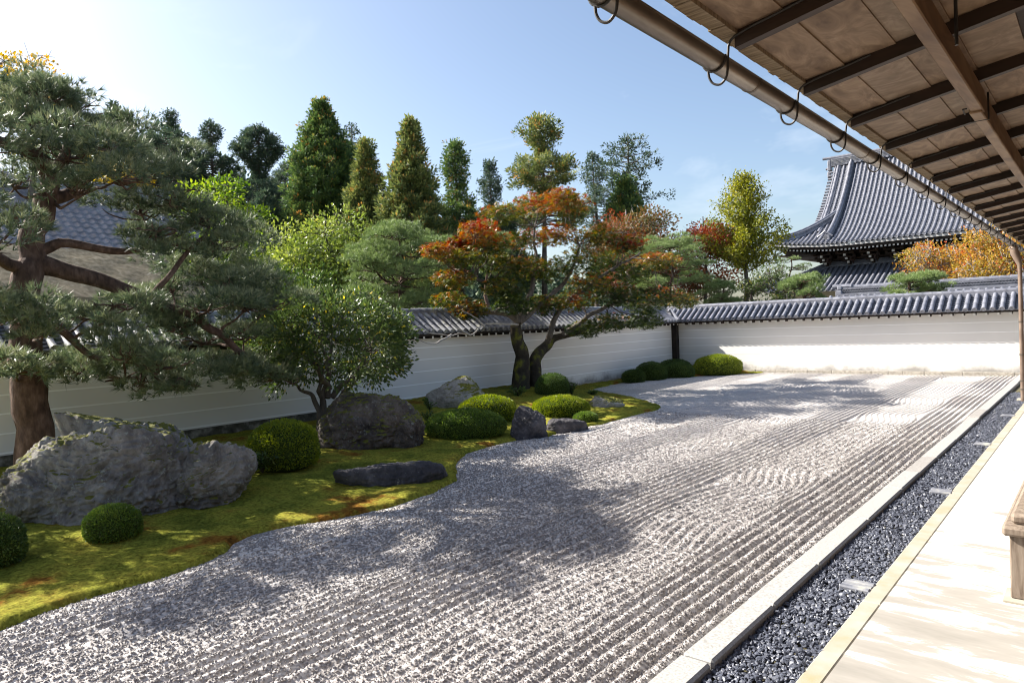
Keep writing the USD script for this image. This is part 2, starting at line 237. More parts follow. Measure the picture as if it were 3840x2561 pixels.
M["cedar_dark"] = leafmat("dark_conifer_foliage", [(0, (0.032, 0.057, 0.041)), (0.6, (0.078, 0.12, 0.074)), (1, (0.158, 0.189, 0.09))], .2, .55, .3)
M["broad"] = leafmat("broadleaf_foliage", [(0, (0.079, 0.115, 0.023)), (0.5, (0.201, 0.259, 0.051)), (1, (0.402, 0.431, 0.086))], .35, .45, .4)
M["bright"] = leafmat("bright_maple_foliage", [(0, (.045, .085, .012)), (.5, (.11, .19, .022)), (1, (.24, .31, .035))], .42, .5, .3)
M["camellia"] = leafmat("camellia_leaves", [(0, (0.04, 0.069, 0.023)), (0.55, (0.091, 0.137, 0.036)), (0.85, (0.179, 0.213, 0.046)), (1, (0.721, 0.57, 0.077))], .3, .42, .45)
M["azalea"] = leafmat("azalea_leaves", [(0, (0.051, 0.094, 0.018)), (0.5, (0.127, 0.203, 0.034)), (1, (0.27, 0.338, 0.055))], .3, .42, .4)
M["azalea_yellow"] = leafmat("yellow_azalea_leaves", [(0, (0.081, 0.121, 0.012)), (0.5, (0.216, 0.27, 0.024)), (1, (0.419, 0.432, 0.041))], .35, .45, .4)
M["azalea_dark"] = leafmat("dark_azalea_leaves", [(0, (0.032, 0.065, 0.018)), (0.5, (0.081, 0.138, 0.032)), (1, (0.182, 0.243, 0.049))], .25, .42, .4)
M["maple"] = leafmat("maple_leaves", [(0, (0.028, 0.049, 0.009)), (0.28, (0.059, 0.083, 0.012)), (0.45, (0.14, 0.128, 0.015)), (0.6, (0.238, 0.12, 0.018)), (0.78, (0.252, 0.064, 0.013)), (1, (0.182, 0.021, 0.012))], .38, .45, .4)
M["rust"] = leafmat("rust_leaves", [(0, (.07, .08, .02)), (.35, (.16, .10, .035)), (.65, (.24, .085, .035)), (1, (.24, .035, .02))], .35, .5, .3)
M["ginkgo"] = leafmat("ginkgo_leaves", [(0, (0.099, 0.121, 0.017)), (0.5, (0.231, 0.242, 0.028)), (1, (0.418, 0.363, 0.039))], .4, .45, .35)
M["cherry"] = leafmat("cherry_leaves", [(0, (0.22, 0.187, 0.039)), (0.4, (0.418, 0.286, 0.055)), (0.75, (0.506, 0.242, 0.066)), (1, (0.55, 0.143, 0.066))], .4, .5, .3)
M["yellow"] = leafmat("yellow_leaves", [(0, (.2, .17, .02)), (.5, (.42, .29, .025)), (1, (.5, .24, .03))], .45, .5, .3)
M["fern"] = leafmat("fern_leaves", [(0, (.03, .06, .014)), (.5, (.075, .13, .03)), (1, (.15, .21, .05))], .3, .35, .5)
M["bush_core"] = noisy("bush_core", [(.3, (.02, .035, .008)), (.7, (.06, .085, .018))], 30, 5, .9, .6, 60, .1)
M["twig"] = noisy("twigs", [(.3, (.02, .015, .01)), (.7, (.05, .038, .028))], 20, 4, .9)

# ---------------------------------------------------------------- ground, gravel, moss
BX = [-7.3, -7.41, -7.54, -7.64, -7.59, -7.62, -7.7, -7.81, -8.08, -8.2, -8.15, -7.89, -7.7, -7.83, -8.18, -9.24, -9.68, -9.83, -9.81, -9.54, -9.5, -9.45, -9.56, -9.7, -10.7, -12.38, -13.8, -14.6, -15.04, -15.1, -14.71, -13.93, -12.89, -11.8, -11.3]
BY = [0, 1.59, 1.9, 2.23, 2.6, 3.0, 3.55, 3.77, 4.17, 4.46, 4.93, 5.51, 6.23, 7.19, 8.01, 9.07, 9.81, 10.96, 11.59, 12.25, 13.69, 14.95, 17.02, 17.8, 18.79, 20.03, 20.75, 21.3, 23.9, 25.1, 25.8, 27.1, 28.75, 29.7, 30.3]
def edge_x(y): return np.interp(y, BY, BX)
def bank(y): return .5 + .5 * sst(10, 14, y)
def mound(x, y):
    x, y = np.asarray(x, float), np.asarray(y, float)
    d = edge_x(y) - x
    return np.where(d > 0, .02 + .40 * bank(y) * sst(0, 5.5, d), 0)
def gravel_z(x, y):
    env = np.cos(PI * (x + 5.05) / 2.2) ** 2            # 1 on the straight bands
    env = 1 - sst(.25, .8, env)
    band = np.round((x + 3.95) / 2.2)
    ph = (y - 7.2 - 1.8 * (band % 2)) / 3.6 + .12 * np.sin(band * 2.1)
    cell = np.abs(ph - np.round(ph)) * 3.6            # each furrow jogs once per cell, then runs straight again
    amp_c = .55 + .45 * np.sin(np.round(ph) * 2.3 + band * 1.7)
    u = x + env * .20 * amp_c * np.sin(2 * PI * ph) * (1 - .5 * sst(.5, 1.6, cell)) + .03 * (meshkit.noise(np.stack([x * .7, y * .5, x * 0], -1), 4) - .5)
    ridge = .5 + .5 * np.cos(2 * PI * u / .131)
    amp = (.046 - .022 * env) * (.75 + .5 * meshkit.noise(np.stack([x * 1.3, y * 1.1, x * 0 + 3], -1), 9))
    fade = sst(0, .25, x - edge_x(y)) * .8 + .2
    fine = meshkit.noise(np.stack([x * 31, y * 31, x * 0], -1), 2) * .008
    return -.035 + amp * fade * ridge ** .85 + fine
big = MB(); R_ = 900
big.add([[-R_, -R_, -.16], [R_, -R_, -.16], [R_, R_, -.16], [-R_, R_, -.16]], [[0, 1, 2, 3]])
tag(obj("ground", big.m, M["ground"]), "dark earth around the temple grounds", "ground", kind="structure")
xs = np.arange(-15.74, -2.36, .0217); ys = np.concatenate([np.arange(-1.5, 14, .05), np.arange(14, 30.24, .075)])
X, Y = np.meshgrid(xs, ys, indexing="ij")
keep = X > edge_x(Y) - .3
Zg = gravel_z(X, Y)
tag(obj("gravel_garden", grid_mesh(Zg, xs, ys, keep), M["gravel"], smooth=True), "pale raked gravel garden with straight and waving furrows", "gravel", kind="structure")
rng = np.random.default_rng(11)
def stones(pts, r, flat, rng, octa=True):
    if octa: bv = np.array([[1, 0, 0], [-1, 0, 0], [0, 1, 0], [0, -1, 0], [0, 0, 1], [0, 0, -1]], float); bf = np.array([[0, 2, 4], [2, 1, 4], [1, 3, 4], [3, 0, 4], [2, 0, 5], [1, 2, 5], [3, 1, 5], [0, 3, 5]])
    else:
        ic = trimesh.creation.icosahedron(); bv, bf = np.array(ic.vertices), np.array(ic.faces)
    n = len(pts); v = np.repeat(bv[None], n, 0) * rng.uniform(.7, 1.25, (n, len(bv), 1)) * np.stack([rng.uniform(.8, 1.35, n), rng.uniform(.75, 1.1, n), flat * rng.uniform(.7, 1.2, n)], -1)[:, None]
    q = rng.normal(size=(n, 4)) * [1, .28, .28, 1]; q = unit(q); w, x, y, z = q.T
    Rm = np.stack([1 - 2 * (y * y + z * z), 2 * (x * y - z * w), 2 * (x * z + y * w), 2 * (x * y + z * w), 1 - 2 * (x * x + z * z), 2 * (y * z - x * w), 2 * (x * z - y * w), 2 * (y * z + x * w), 1 - 2 * (x * x + y * y)], -1).reshape(n, 3, 3)
    v = np.einsum("nij,nkj->nki", Rm, v) * np.asarray(r).reshape(-1, 1, 1) + pts[:, None]
    return v.reshape(-1, 3), (bf[None] + (np.arange(n) * len(bv))[:, None, None]).reshape(-1, 3)
N = 330000
px, py = rng.uniform(-10.4, -2.42, N), rng.uniform(.6, 17, N)
dist = np.hypot(px, py); p_keep = np.clip(1.25 - dist / 15.0, .10, .95)
ok = (px > edge_x(py) - .06) & (rng.uniform(size=N) < p_keep) & (py > -px * .18)
px, py, dist = px[ok], py[ok], dist[ok]
st = np.stack([px, py, gravel_z(px, py) + .002], -1)
tag(obj("gravel_stones", stones(st, rng.uniform(.0085, .0135, len(st)) * (1 + dist / 30), .75, rng), M["stone"]), "loose grey and beige gravel stones lying on the raked furrows", "gravel", kind="stuff")
# moss bank
xs = np.arange(-15.74, -7.2, .045); ys = np.arange(-1.0, 30.2, .06)
X, Y = np.meshgrid(xs, ys, indexing="ij"); wav = (meshkit.noise(np.stack([X * 2.3, Y * 2.3, X * 0], -1), 5) - .5) * .16
d = edge_x(Y) + wav - X
Zm = -.09 + .115 * sst(-.03, .10, d) + .40 * bank(Y) * sst(0, 5.5, d) + .035 * (meshkit.fbm(np.stack([X * 2.2, Y * 2.2, X * 0], -1), 3, 8) - .4) * sst(0, .5, d) + .03 * meshkit.noise(np.stack([X * 8, Y * 8, X * 0], -1), 6) * sst(0, .1, d)
tag(obj("moss_bank", grid_mesh(Zm, xs, ys, d > -.1), M["moss"], smooth=True), "green and rust tinged moss bank along the foot of the long wall", "moss", kind="stuff")
def moss_z(x, y):
    w = (meshkit.noise(np.stack([x * 2.3, y * 2.3, x * 0], -1), 5) - .5) * .16; d = edge_x(y) + w - x
    return -.09 + .115 * sst(-.03, .10, d) + .40 * bank(y) * sst(0, 5.5, d) + .035 * (meshkit.fbm(np.stack([x * 2.2, y * 2.2, x * 0], -1), 3, 8) - .4) * sst(0, .5, d), d
N = 120000
px, py = rng.uniform(-12.5, -7.2, N), rng.uniform(1.0, 18, N)
mz, d = moss_z(px, py); ok = (d > .01) & (rng.uniform(size=N) < np.clip(1.3 - np.hypot(px, py) / 18, .25, 1)); px, py, mz = px[ok], py[ok], mz[ok]
P = np.stack([px, py, mz - .004], -1)
a = rng.uniform(0, 2 * PI, len(P)); r = rng.uniform(.010, .019, len(P)); h = rng.uniform(.008, .022, len(P))
tv = np.stack([P + np.stack([np.cos(a + k * 2.094) * r, np.sin(a + k * 2.094) * r, 0 * r], -1) for k in range(3)] + [P + np.stack([rng.normal(size=len(P)) * .008, rng.normal(size=len(P)) * .008, h], -1)], 1).reshape(-1, 3)
tf = (np.array([[0, 1, 3], [1, 2, 3], [2, 0, 3]])[None] + (np.arange(len(P)) * 4)[:, None, None]).reshape(-1, 3)
tag(obj("moss_tufts", (tv, tf), M["moss"]), "fine moss tips standing on the moss bank", "moss", kind="stuff")

# ---------------------------------------------------------------- kerb, pebble strip, edging, concrete walk
kerb = thing("kerb", "pale granite kerb stones along the edge of the raked gravel", "kerb", kind="structure")
js = [.6, 1.7, 3.1, 4.57, 5.79, 7.01, 8.87, 10.61, 11.83, 13.2, 15.24, 17.1, 18.33, 19.71, 21.07, 22.95, 24.54, 27.07, 28.6, 30.2]
r2 = random.Random(5)
for a, b in zip(js, js[1:]):
    w = r2.uniform(-.008, .008); m = chamfer_box((-2.405 + w, a + .009, -.14), (-2.165 + w * .5, b - .009, .055 + r2.uniform(-.009, .009)), .02)
    obj("kerb_stone", m, M[r2.choice(["granite", "granite", "granite_dim"])], kerb)
strip = MB(); strip.add([[-2.25, -1, -.03], [-1.55, -1, -.03], [-1.55, 30.2, -.03], [-2.25, 30.2, -.03]], [[0, 1, 2, 3]])
tag(obj("drain_bed", strip.m, M["ground"]), "earth bed below the drain pebbles", "ground", kind="structure")
N = 26000; py = rng.uniform(0, 1, N) ** 1.35 * 23 + 1.5; px = rng.uniform(-2.18, -1.62, N)
rr = rng.uniform(.014, .026, N); P = np.stack([px, py, -.026 + rng.uniform(0, .028, N)], -1)
near = py < 8.5
pb = MB(); pb.add(*stones(P[near], rr[near], .5, rng, False)); pb.add(*stones(P[~near], rr[~near] * 1.15, .5, rng))
tag(obj("drain_pebbles", pb.m, M["pebble"]), "blue grey river pebbles filling the rain drain beside the kerb", "pebbles", kind="stuff")
walk = thing("walkway", "sunlit pale concrete walkway with wet grey stains below the eaves", "walkway", kind="structure")
cw = MB(); cw.box((-1.487, -2, -.15), (4, 30.2, .02)); obj("concrete_slab", cw.m, M["concrete"], walk)
es = [-.6, 1.9, 4.3, 6.4, 8.71, 10.84, 13.0, 15.29, 18.88, 21.5, 24, 27, 30.2]
for a, b in zip(es, es[1:]): obj("edge_stone", chamfer_box((-1.642, a + .006, -.14), (-1.492, b - .006, .018), .012), M["granite2"], walk)
for (x, y, lab) in ((-1.76, 6.74, "striped grey roof tile slab laid across the drain pebbles nearest the viewer"), (-1.75, 10.88, "second grey tile slab from the viewer in the drain pebbles"), (-1.75, 15.02, "third grey tile slab from the viewer in the drain pebbles"), (-1.74, 19.2, "farthest grey tile slab in the drain pebbles, before the downpipe")):
    t = thing("drain_slab", lab, "tile slab", (x, y, -.005), r2.uniform(-.08, .08))
    for k in range(3): obj("tile_strip", chamfer_box((-.13, -.115 + k * .078, -.02), (.13, -.115 + k * .078 + .07, .035 - .006 * (k % 2)), .012), M["tile_lichen"], t)

# ---------------------------------------------------------------- tiled plaster walls
def tiled_wall(t, tf, s0, s1, rows_from, rows_to, valley, far_sides, lichen):
    """tf maps local (s along, n towards the garden, z) to world."""
    W = lambda p: np.stack(tf(*np.asarray(p, float).T), -1)
    def part(name, mb, mat, smooth=False): return obj(name, (W(mb.m[0]), mb.m[1]), mat, t, smooth)
    b = MB(); b.box((s0, -.95, .12), (s1, 0, 2.32)); part("plaster", b, M["plaster"])
    for z in (.483, .843, 1.217, 1.572, 1.932):
        b = MB(); b.box((s0, -.02, z - .013), (s1, .004, z + .013)); part("white_line", b, M["white_line"])
    rr = random.Random(int(s1)); s = s0
    while s < s1:
        w = min(rr.uniform(.5, 1.0), s1 - s)
        m = chamfer_box((s + .004, -.3, -.2), (s + w - .004, .035 + rr.uniform(0, .012), .125), .012)
        obj("base_stone", (W(m.vertices), m.faces), M["base_stone"], t); s += w
    b = MB(); b.box((s0, .30, 2.275), (s1, .40, 2.345)); b.box((s0, -.3, 2.345), (s1, .455, 2.375)); part("eave_board", b, M["dark_wood"])
    s = s0 + .2
    while s < s1:
        if s > valley:
            b = MB(); b.box((s - .035, -.05, 2.205), (s + .035, .345, 2.274)); r_ = part("rafter", b, M["dark_wood"])
            b = MB(); b.box((s - .036, .346, 2.203), (s + .036, .352, 2.2745)); obj("rafter_tip", (W(b.m[0]), b.m[1]), M["white_paint"], r_)
        s += .356
    # tiles: slope from (n .5, z 2.40) up to (n -.36, z 2.93)
    A, B = np.array([.5, 2.385]), np.array([-.38, 2.93]); dl = (B - A) / np.linalg.norm(B - A); nrm = np.array([-dl[1], dl[0]]) if dl[0] > 0 else np.array([dl[1], -dl[0]])
    Ls = np.linalg.norm(B - A); sp = .2715; k0 = 0; s = rows_from; tilt = tf is None
    pans = MB(); idx = 0
    while s < rows_to:
        u0 = 0.0
        if s < valley: u0 = min(1, (valley - s) / .88)      # cut along the valley
        segs = 3 if idx < 96 or valley < -1e8 else 2
        cuts = np.linspace(u0, 1, max(1, int(round(segs * (1 - u0)))) + 1) if u0 < .9 else []
        for q in range(len(cuts) - 1):
            a0, a1 = cuts[q], cuts[q + 1] + (.012 if q < len(cuts) - 2 else 0)
            g = np.linspace(-.12, PI + .12, 8); r0, r1 = .077 + rr.uniform(-.002, .002), .071
            rings = []
            for u, r in ((a0, r0), (a1, r1)):
                c = A + dl * u * Ls + nrm * .018; rings.append(np.stack([s + r * np.cos(g) + rr.uniform(-.003, .003), c[0] + nrm[0] * r * np.sin(g), c[1] + nrm[1] * r * np.sin(g)], -1))
            v = np.vstack(rings); n = len(g); j = np.arange(n - 1); f = np.vstack([np.stack([j, j + 1, n + j + 1, n + j], -1)])
            mb = MB(); mb.add(v, f)
            if q == 0 and u0 == 0:       # round end with a raised rim
                c = A + nrm * .03; gg = np.arange(12) * PI / 6; e = -dl
                def ring(r, o): return np.stack([s + r * np.cos(gg), c[0] + nrm[0] * r * np.sin(gg) + e[0] * o, c[1] + nrm[1] * r * np.sin(gg) + e[1] * o], -1)
                v = np.vstack([ring(.083, -.02), ring(.083, .016), ring(.062, .016), ring(.058, .004), ring(.02, .004), ring(.016, .012), [[s, c[0] + e[0] * .012, c[1] + e[1] * .012]]])
                k = np.arange(12); f = []
                for l in range(5): f.append(np.stack([l * 12 + k, l * 12 + (k + 1) % 12, (l + 1) * 12 + (k + 1) % 12, (l + 1) * 12 + k], -1))
                mb.add(v, np.vstack(f)); mb.add(np.vstack([v[60:72], v[72:]]), np.stack([k, (k + 1) % 12, np.full(12, 12)], -1))
                part("eave_tile", mb, M["tile_lichen"] if lichen(s) else M["tile"], 40)
            else:
                if q == 0: mb.add(np.vstack([rings[0], [[s, *(A + dl * a0 * Ls)]]]), np.stack([j, j + 1, np.full(n - 1, n)], -1))
                part("round_tile", mb, M["tile_lichen"] if lichen(s) else M["tile"], 60)
        # pan tiles between this row and the next
        x0, x1 = s + .02, s + sp - .02; us = np.linspace(0, 1, 9); xx = np.linspace(x0, x1, 5); sag = -.028 * np.sin(np.linspace(0, PI, 5))
        for q in range(8):
            if us[q] < u0 - .15: continue
            pa, pb_ = A + dl * us[q] * Ls, A + dl * (us[q + 1] + .02) * Ls
            top = [np.stack([xx, p[0] + nrm[0] * (h + sag), p[1] + nrm[1] * (h + sag)], -1) for p, h in ((pa, -.028), (pa, .012), (pb_, -.016))]
            v = np.vstack(top); j = np.arange(4); f = np.vstack([np.stack([l * 5 + j, l * 5 + j + 1, (l + 1) * 5 + j + 1, (l + 1) * 5 + j], -1) for l in range(2)])
            pans.add(v, f)
        s += sp; idx += 1
    tag(part("pan_tiles", pans, M["tile_dark"]), kind="stuff")
    b = MB(); b.add([[s0, .45, 2.365], [s1, .45, 2.365], [s1, -.5, 2.9], [s0, -.5, 2.9]], [[0, 1, 2, 3]]); b.add([[s0, -.5, 2.9], [s1, -.5, 2.9], [s1, -1.5, 2.37], [s0, -1.5, 2.37]], [[0, 1, 2, 3]]); part("roof_bed", b, M["tile_dark"])
    # ridge: three courses of flat tiles and a row of half round caps
    for (hw, z0, z1) in ((.17, 2.86, 2.955), (.155, 2.962, 3.008), (.14, 3.015, 3.06)):
        b = MB(); b.box((s0, -.5 - hw, z0), (s1, -.5 + hw, z1)); part("ridge_course", b, M["tile_lichen"] if lichen(-999) else M["tile"])
    s = s0; g = np.linspace(0, PI, 7)
    while s < s1:
        mb = MB(); w = .33; h0 = rr.uniform(-.004, .004)
        rings = [np.stack([np.full(7, q), -.5 + r * np.cos(g), 3.062 + h0 + r * .72 * np.sin(g)], -1) for q, r in ((s, .125), (s + .03, .125), (s + .031, .117), (s + w - .006, .117))]
        j = np.arange(6); mb.add(np.vstack(rings), np.vstack([np.stack([l * 7 + j, l * 7 + j + 1, l * 7 + 8 + j, l * 7 + 7 + j], -1) for l in range(3)])); mb.add(np.vstack([rings[0], [[s, -.5, 3.06]]]), np.stack([j, j + 1, np.full(6, 7)], -1))
        part("ridge_tile", mb, M["tile_lichen"] if lichen(-999) else M["tile"], 40); s += w
end_wall = thing("plaster_wall", "sunlit white plaster wall with five pale lines and grey tiled top across the far end", "wall")
tiled_wall(end_wall, lambda s, n, z: (s, 30.25 - n, z), -16.3, 1.0, -16.1, 1.0, -15.25, None, lambda s: False)
long_wall = thing("plaster_wall", "long shaded plaster wall behind rocks and maple, with lichen spotted tiled top", "wall")
tiled_wall(long_wall, lambda s, n, z: (-15.75 + n, s, z), 2.0, 30.24, 2.2, 29.75, -1e9, None, lambda s: s < 26)
pl_ = MB(); pl_.box((-15.7, 2.0, -.1), (-15.735, 13.5, .44)); obj("plinth", pl_.m, M["plinth"], long_wall)
cp = MB(); cp.box((-15.73, 29.99, .1), (-15.48, 30.235, 2.27)); obj("corner_post", cp.m, M["dark_wood"], long_wall)
vt = MB(); vt.tube(spline([(-15.2, 29.7, 2.42), (-15.75, 30.25, 2.76), (-16.1, 30.6, 2.95)], 3), .09, 8); obj("valley_tile", vt.m, M["tile"], end_wall, 40)

# ---------------------------------------------------------------- eaves of the near temple building
bld = thing("temple_eaves", "timber eaves of the near building with gutter, rafters and plank soffit overhead", "building")
zb = lambda x: 4.25 + .17 * (x + 1.72)
raf = [4.26 + 1.28 * k for k in range(-4, 19)]
Xc = [-1.74, -1.425, -1.09, -.765, -.44, -.1, .25, .6, 1.0, 1.4, 1.8, 2.2, 2.6]
rb = random.Random(9)
for i in range(len(raf) - 1):
    for q in range(len(Xc) - 1):
        x0, x1 = Xc[q], Xc[q + 1]; th = .014; lap = .02; dz = rb.uniform(-.002, .002)
        b = MB(); v = [[x, y, zb(x) + o + dz] for x, o in ((x0 - lap, .012), (x1, -.003)) for y in (raf[i] + .006, raf[i + 1] - .006)]
        v += [[p[0], p[1], p[2] + th] for p in v]
        b.add(v, [[0, 1, 3, 2], [4, 6, 7, 5], [0, 4, 5, 1], [2, 3, 7, 6], [0, 2, 6, 4], [1, 5, 7, 3]])
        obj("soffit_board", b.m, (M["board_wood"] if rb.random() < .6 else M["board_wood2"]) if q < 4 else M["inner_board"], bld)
for y in raf:
    b = MB()
    v = [[x, y + dy, zb(x) + dz] for x in (-1.72, 2.6) for dy in (-.034, .034) for dz in (-.095, .004)]
    b.add(v, [[0, 1, 3, 2], [4, 6, 7, 5], [0, 4, 5, 1], [2, 3, 7, 6], [0, 2, 6, 4], [1, 5, 7, 3]])
    r_ = obj("rafter", b.m, M["rafter_wood"], bld)
y = raf[0]
while y < raf[-1]:                      # layered shingle ends along the roof edge
    w = rb.uniform(.09, .16); b = MB(); o = rb.uniform(-.006, .006)
    b.box((-1.805 + o, y, 4.232 + o * .4), (-1.70, min(y + w - .003, raf[-1]), 4.262)); obj("shingle", b.m, M["shingle"], bld); y += w
b = MB(); v = [[x, yy, zb(x) + o] for x in (-1.80, 5.0) for yy in (raf[0], raf[-1]) for o in (.04, .2)]
b.add(v, [[0, 1, 3, 2], [4, 6, 7, 5], [0, 4, 5, 1], [2, 3, 7, 6], [0, 2, 6, 4], [1, 5, 7, 3]]); obj("roof", b.m, M["bark_roof"], bld)
b = MB(); b.tm(chamfer_box((-.845, raf[0], 4.135), (-.755, 7.12, 4.318), .008)); obj("beam", b.m, M["beam_wood"], bld)
b = MB(); b.tm(chamfer_box((-.855, 7.0, 4.115), (-.765, raf[-1], 4.318), .008)); obj("beam", b.m, M["beam_wood"], bld)
b = MB()
b.tube([(-.87, 7.25, 4.33), (-.87, 7.25, 4.10), (-.745, 7.25, 4.10), (-.745, 7.25, 4.33)], .008, 5); b.tube([(-.87, 7.02, 4.17), (-.9, 7.02, 4.17), (-.9, 7.12, 4.15)], .007, 5); obj("iron_strap", b.m, M["iron"], bld)
b = MB(); b.tube([(-.665, 5.0, 4.36), (-.665, 5.0, 4.08)], .011, 6); obj("iron_rod", b.m, M["iron"], bld)
for x, yy in ((-.8, 6.2), (-.8, 8.6), (-.8, 11.0)):
    b = MB(); b.tube([(x - .05, yy, 4.24), (x - .075, yy, 4.24), (x - .075, yy + .02, 4.27)], .006, 5); obj("nail", b.m, M["iron"], bld)
GX, GZ, GR = -1.85, 4.117, .0705
for k in range(-1, 9):                   # half round gutter in lengths
    y0, y1 = -1.0 + 2.9 * k, -1.0 + 2.9 * (k + 1) + .02
    if y0 > 24: break
    y1 = min(y1, 27.0); g = np.linspace(PI * .97, 2 * PI + .03 * PI, 17); rings = []
    for R0 in (GR, GR - .004):
        for yy in (y0, y1): rings.append(np.stack([GX + R0 * np.cos(g), np.full(17, yy), GZ + R0 * np.sin(g)], -1))
    n = 17; j = np.arange(n - 1); b = MB(); b.add(np.vstack(rings), np.vstack([np.stack([j, j + 1, n + j + 1, n + j], -1), np.stack([2 * n + j, 3 * n + j, 3 * n + j + 1, 2 * n + j + 1], -1)]))
    for x_ in (-1, 1): b.tube([(GX + x_ * GR, y0, GZ + .004), (GX + x_ * GR, y1, GZ + .004)], .006, 6)
    b.tube([(GX + (GR + .001) * math.cos(a), y1 - .03, GZ + (GR + .001) * math.sin(a)) for a in np.linspace(PI, 2 * PI, 13)], .0035, 5)
    obj("gutter", b.m, M["copper"], bld, 40)
for y in raf[2:-1]:
    b = MB(); yy = y - .05
    b.tube([(GX + (GR + .006) * math.cos(a), yy, GZ + (GR + .006) * math.sin(a)) for a in np.linspace(PI * .93, 2 * PI + .12, 15)], .0075, 6)
    b.tube(spline([(-1.25, yy, zb(-1.25) - .012), (-1.45, yy, zb(-1.45) - .02), (-1.62, yy, zb(-1.62) - .022), (-1.735, yy, 4.205), (-1.758, yy, 4.13), (-1.762, yy, 4.05), (-1.775, yy, 3.985), (-1.815, yy, 3.952), (-1.86, yy, 3.968), (-1.885, yy, 4.01), (-1.89, yy, 4.052)], 4), .008, 6)
    obj("gutter_hanger", b.m, M["iron"], bld)
b = MB(); g = np.arange(14) * 2 * PI / 14
b.tube([(-1.83, 22.3, 4.05), (-1.80, 22.3, 3.86), (-1.70, 22.3, 3.55), (-1.70, 22.3, 3.42)], [.085, .10, .058, .05], 14); b.tube([(-1.70, 22.3, 3.45), (-1.695, 22.3, -.06)], .05, 14)
dp = obj("downpipe", b.m, M["pipe_copper"], bld, 40)
b = MB()
for z in (2.05, .52, .30, 1.2): b.tube([(-1.70, 22.3, z), (-1.70, 22.3, z + .035)], .056, 14)
obj("pipe_collar", b.m, M["copper"], dp, 40)
tag(obj("pipe_pad", chamfer_box((-1.86, 22.45, -.1), (-1.6, 22.9, .02), .015), M["granite2"]), "small pale stone set in the pebbles behind the downpipe foot", "stone")
# house body behind the veranda
b = MB(); b.box((2.6, -6, .02), (2.75, 27.6, 5.4)); obj("house_wall", b.m, M["beam_wood"], bld)
b = MB(); b.box((.0, -6, .62), (2.6, 3.4, .70)); b.box((.45, 3.4, .62), (2.6, 26.5, .70)); obj("veranda_floor", b.m, M["beam_wood"], bld)
for yy in (-3, 1, 5, 9, 13, 17, 21, 25):
    b = MB(); b.tm(chamfer_box((.62, yy - .07, .02), (.76, yy + .07, .62), .01)); obj("floor_post", b.m, M["bench_wood"], bld)
bench = thing("wooden_bench", "weathered wooden bench with two thick planks on a stone footed leg at the frame edge", "bench", (-.68, 7.0, .02))
obj("leg", chamfer_box((.03, .05, .03), (.22, .26, .56), .01), M["bench_wood"], bench); obj("leg", chamfer_box((.03, 2.2, .03), (.22, 2.4, .56), .01), M["bench_wood"], bench)
obj("lower_plank", chamfer_box((-.02, 0, .56), (.50, 2.45, .645), .022), M["bench_wood"], bench); obj("upper_plank", chamfer_box((.035, .09, .646), (.5, 2.5, .735), .03), M["bench_wood"], bench)
obj("foot_stone", chamfer_box((-.03, .0, -.02), (.3, .32, .03), .012), M["granite2"], bench); obj("foot_stone", chamfer_box((-.03, 2.12, -.02), (.3, 2.48, .03), .012), M["granite2"], bench)
obj("leg", chamfer_box((.3, .05, .0), (.44, .26, .56), .01), M["bench_wood"], bench)

# ---------------------------------------------------------------- temple hall beyond the end wall
hall = thing("temple_hall", "large temple hall with sweeping grey tiled hip and gable roof", "temple")
HX0, HX1, HY, HD = -22.4, 6.4, 62.0, 9.5
def lift(x): return .55 * np.clip((HX0 + 6.5 - x) / 6.5, 0, 1) ** 2 + .55 * np.clip((x - HX1 + 6.5) / 6.5, 0, 1) ** 2
def hz(t, x): return 8.3 + .351 * t + .055 * t * t + lift(x) * np.exp(-t / 2.2)
GXL, GXR = -19.7, 3.7
def row_mesh(pts, r, n=6):
    pts = np.asarray(pts, float); t = unit(np.gradient(pts, axis=0)); up = np.array([0, 0, 1.0]); S = unit(np.cross(t, up)); U = np.cross(S, t); g = np.linspace(-.1, PI + .1, n)
    v = (pts[:, None] + r * (np.cos(g)[None, :, None] * S[:, None] + np.sin(g)[None, :, None] * U[:, None])).reshape(-1, 3); j = np.arange(n - 1)
    f = np.vstack([np.stack([l * n + j, l * n + j + 1, (l + 1) * n + j + 1, (l + 1) * n + j], -1) for l in range(len(pts) - 1)])
    return v, f
bed = MB(); tl = np.linspace(0, HD, 25)
xsr = np.arange(HX0 + .2, HX1, .385)
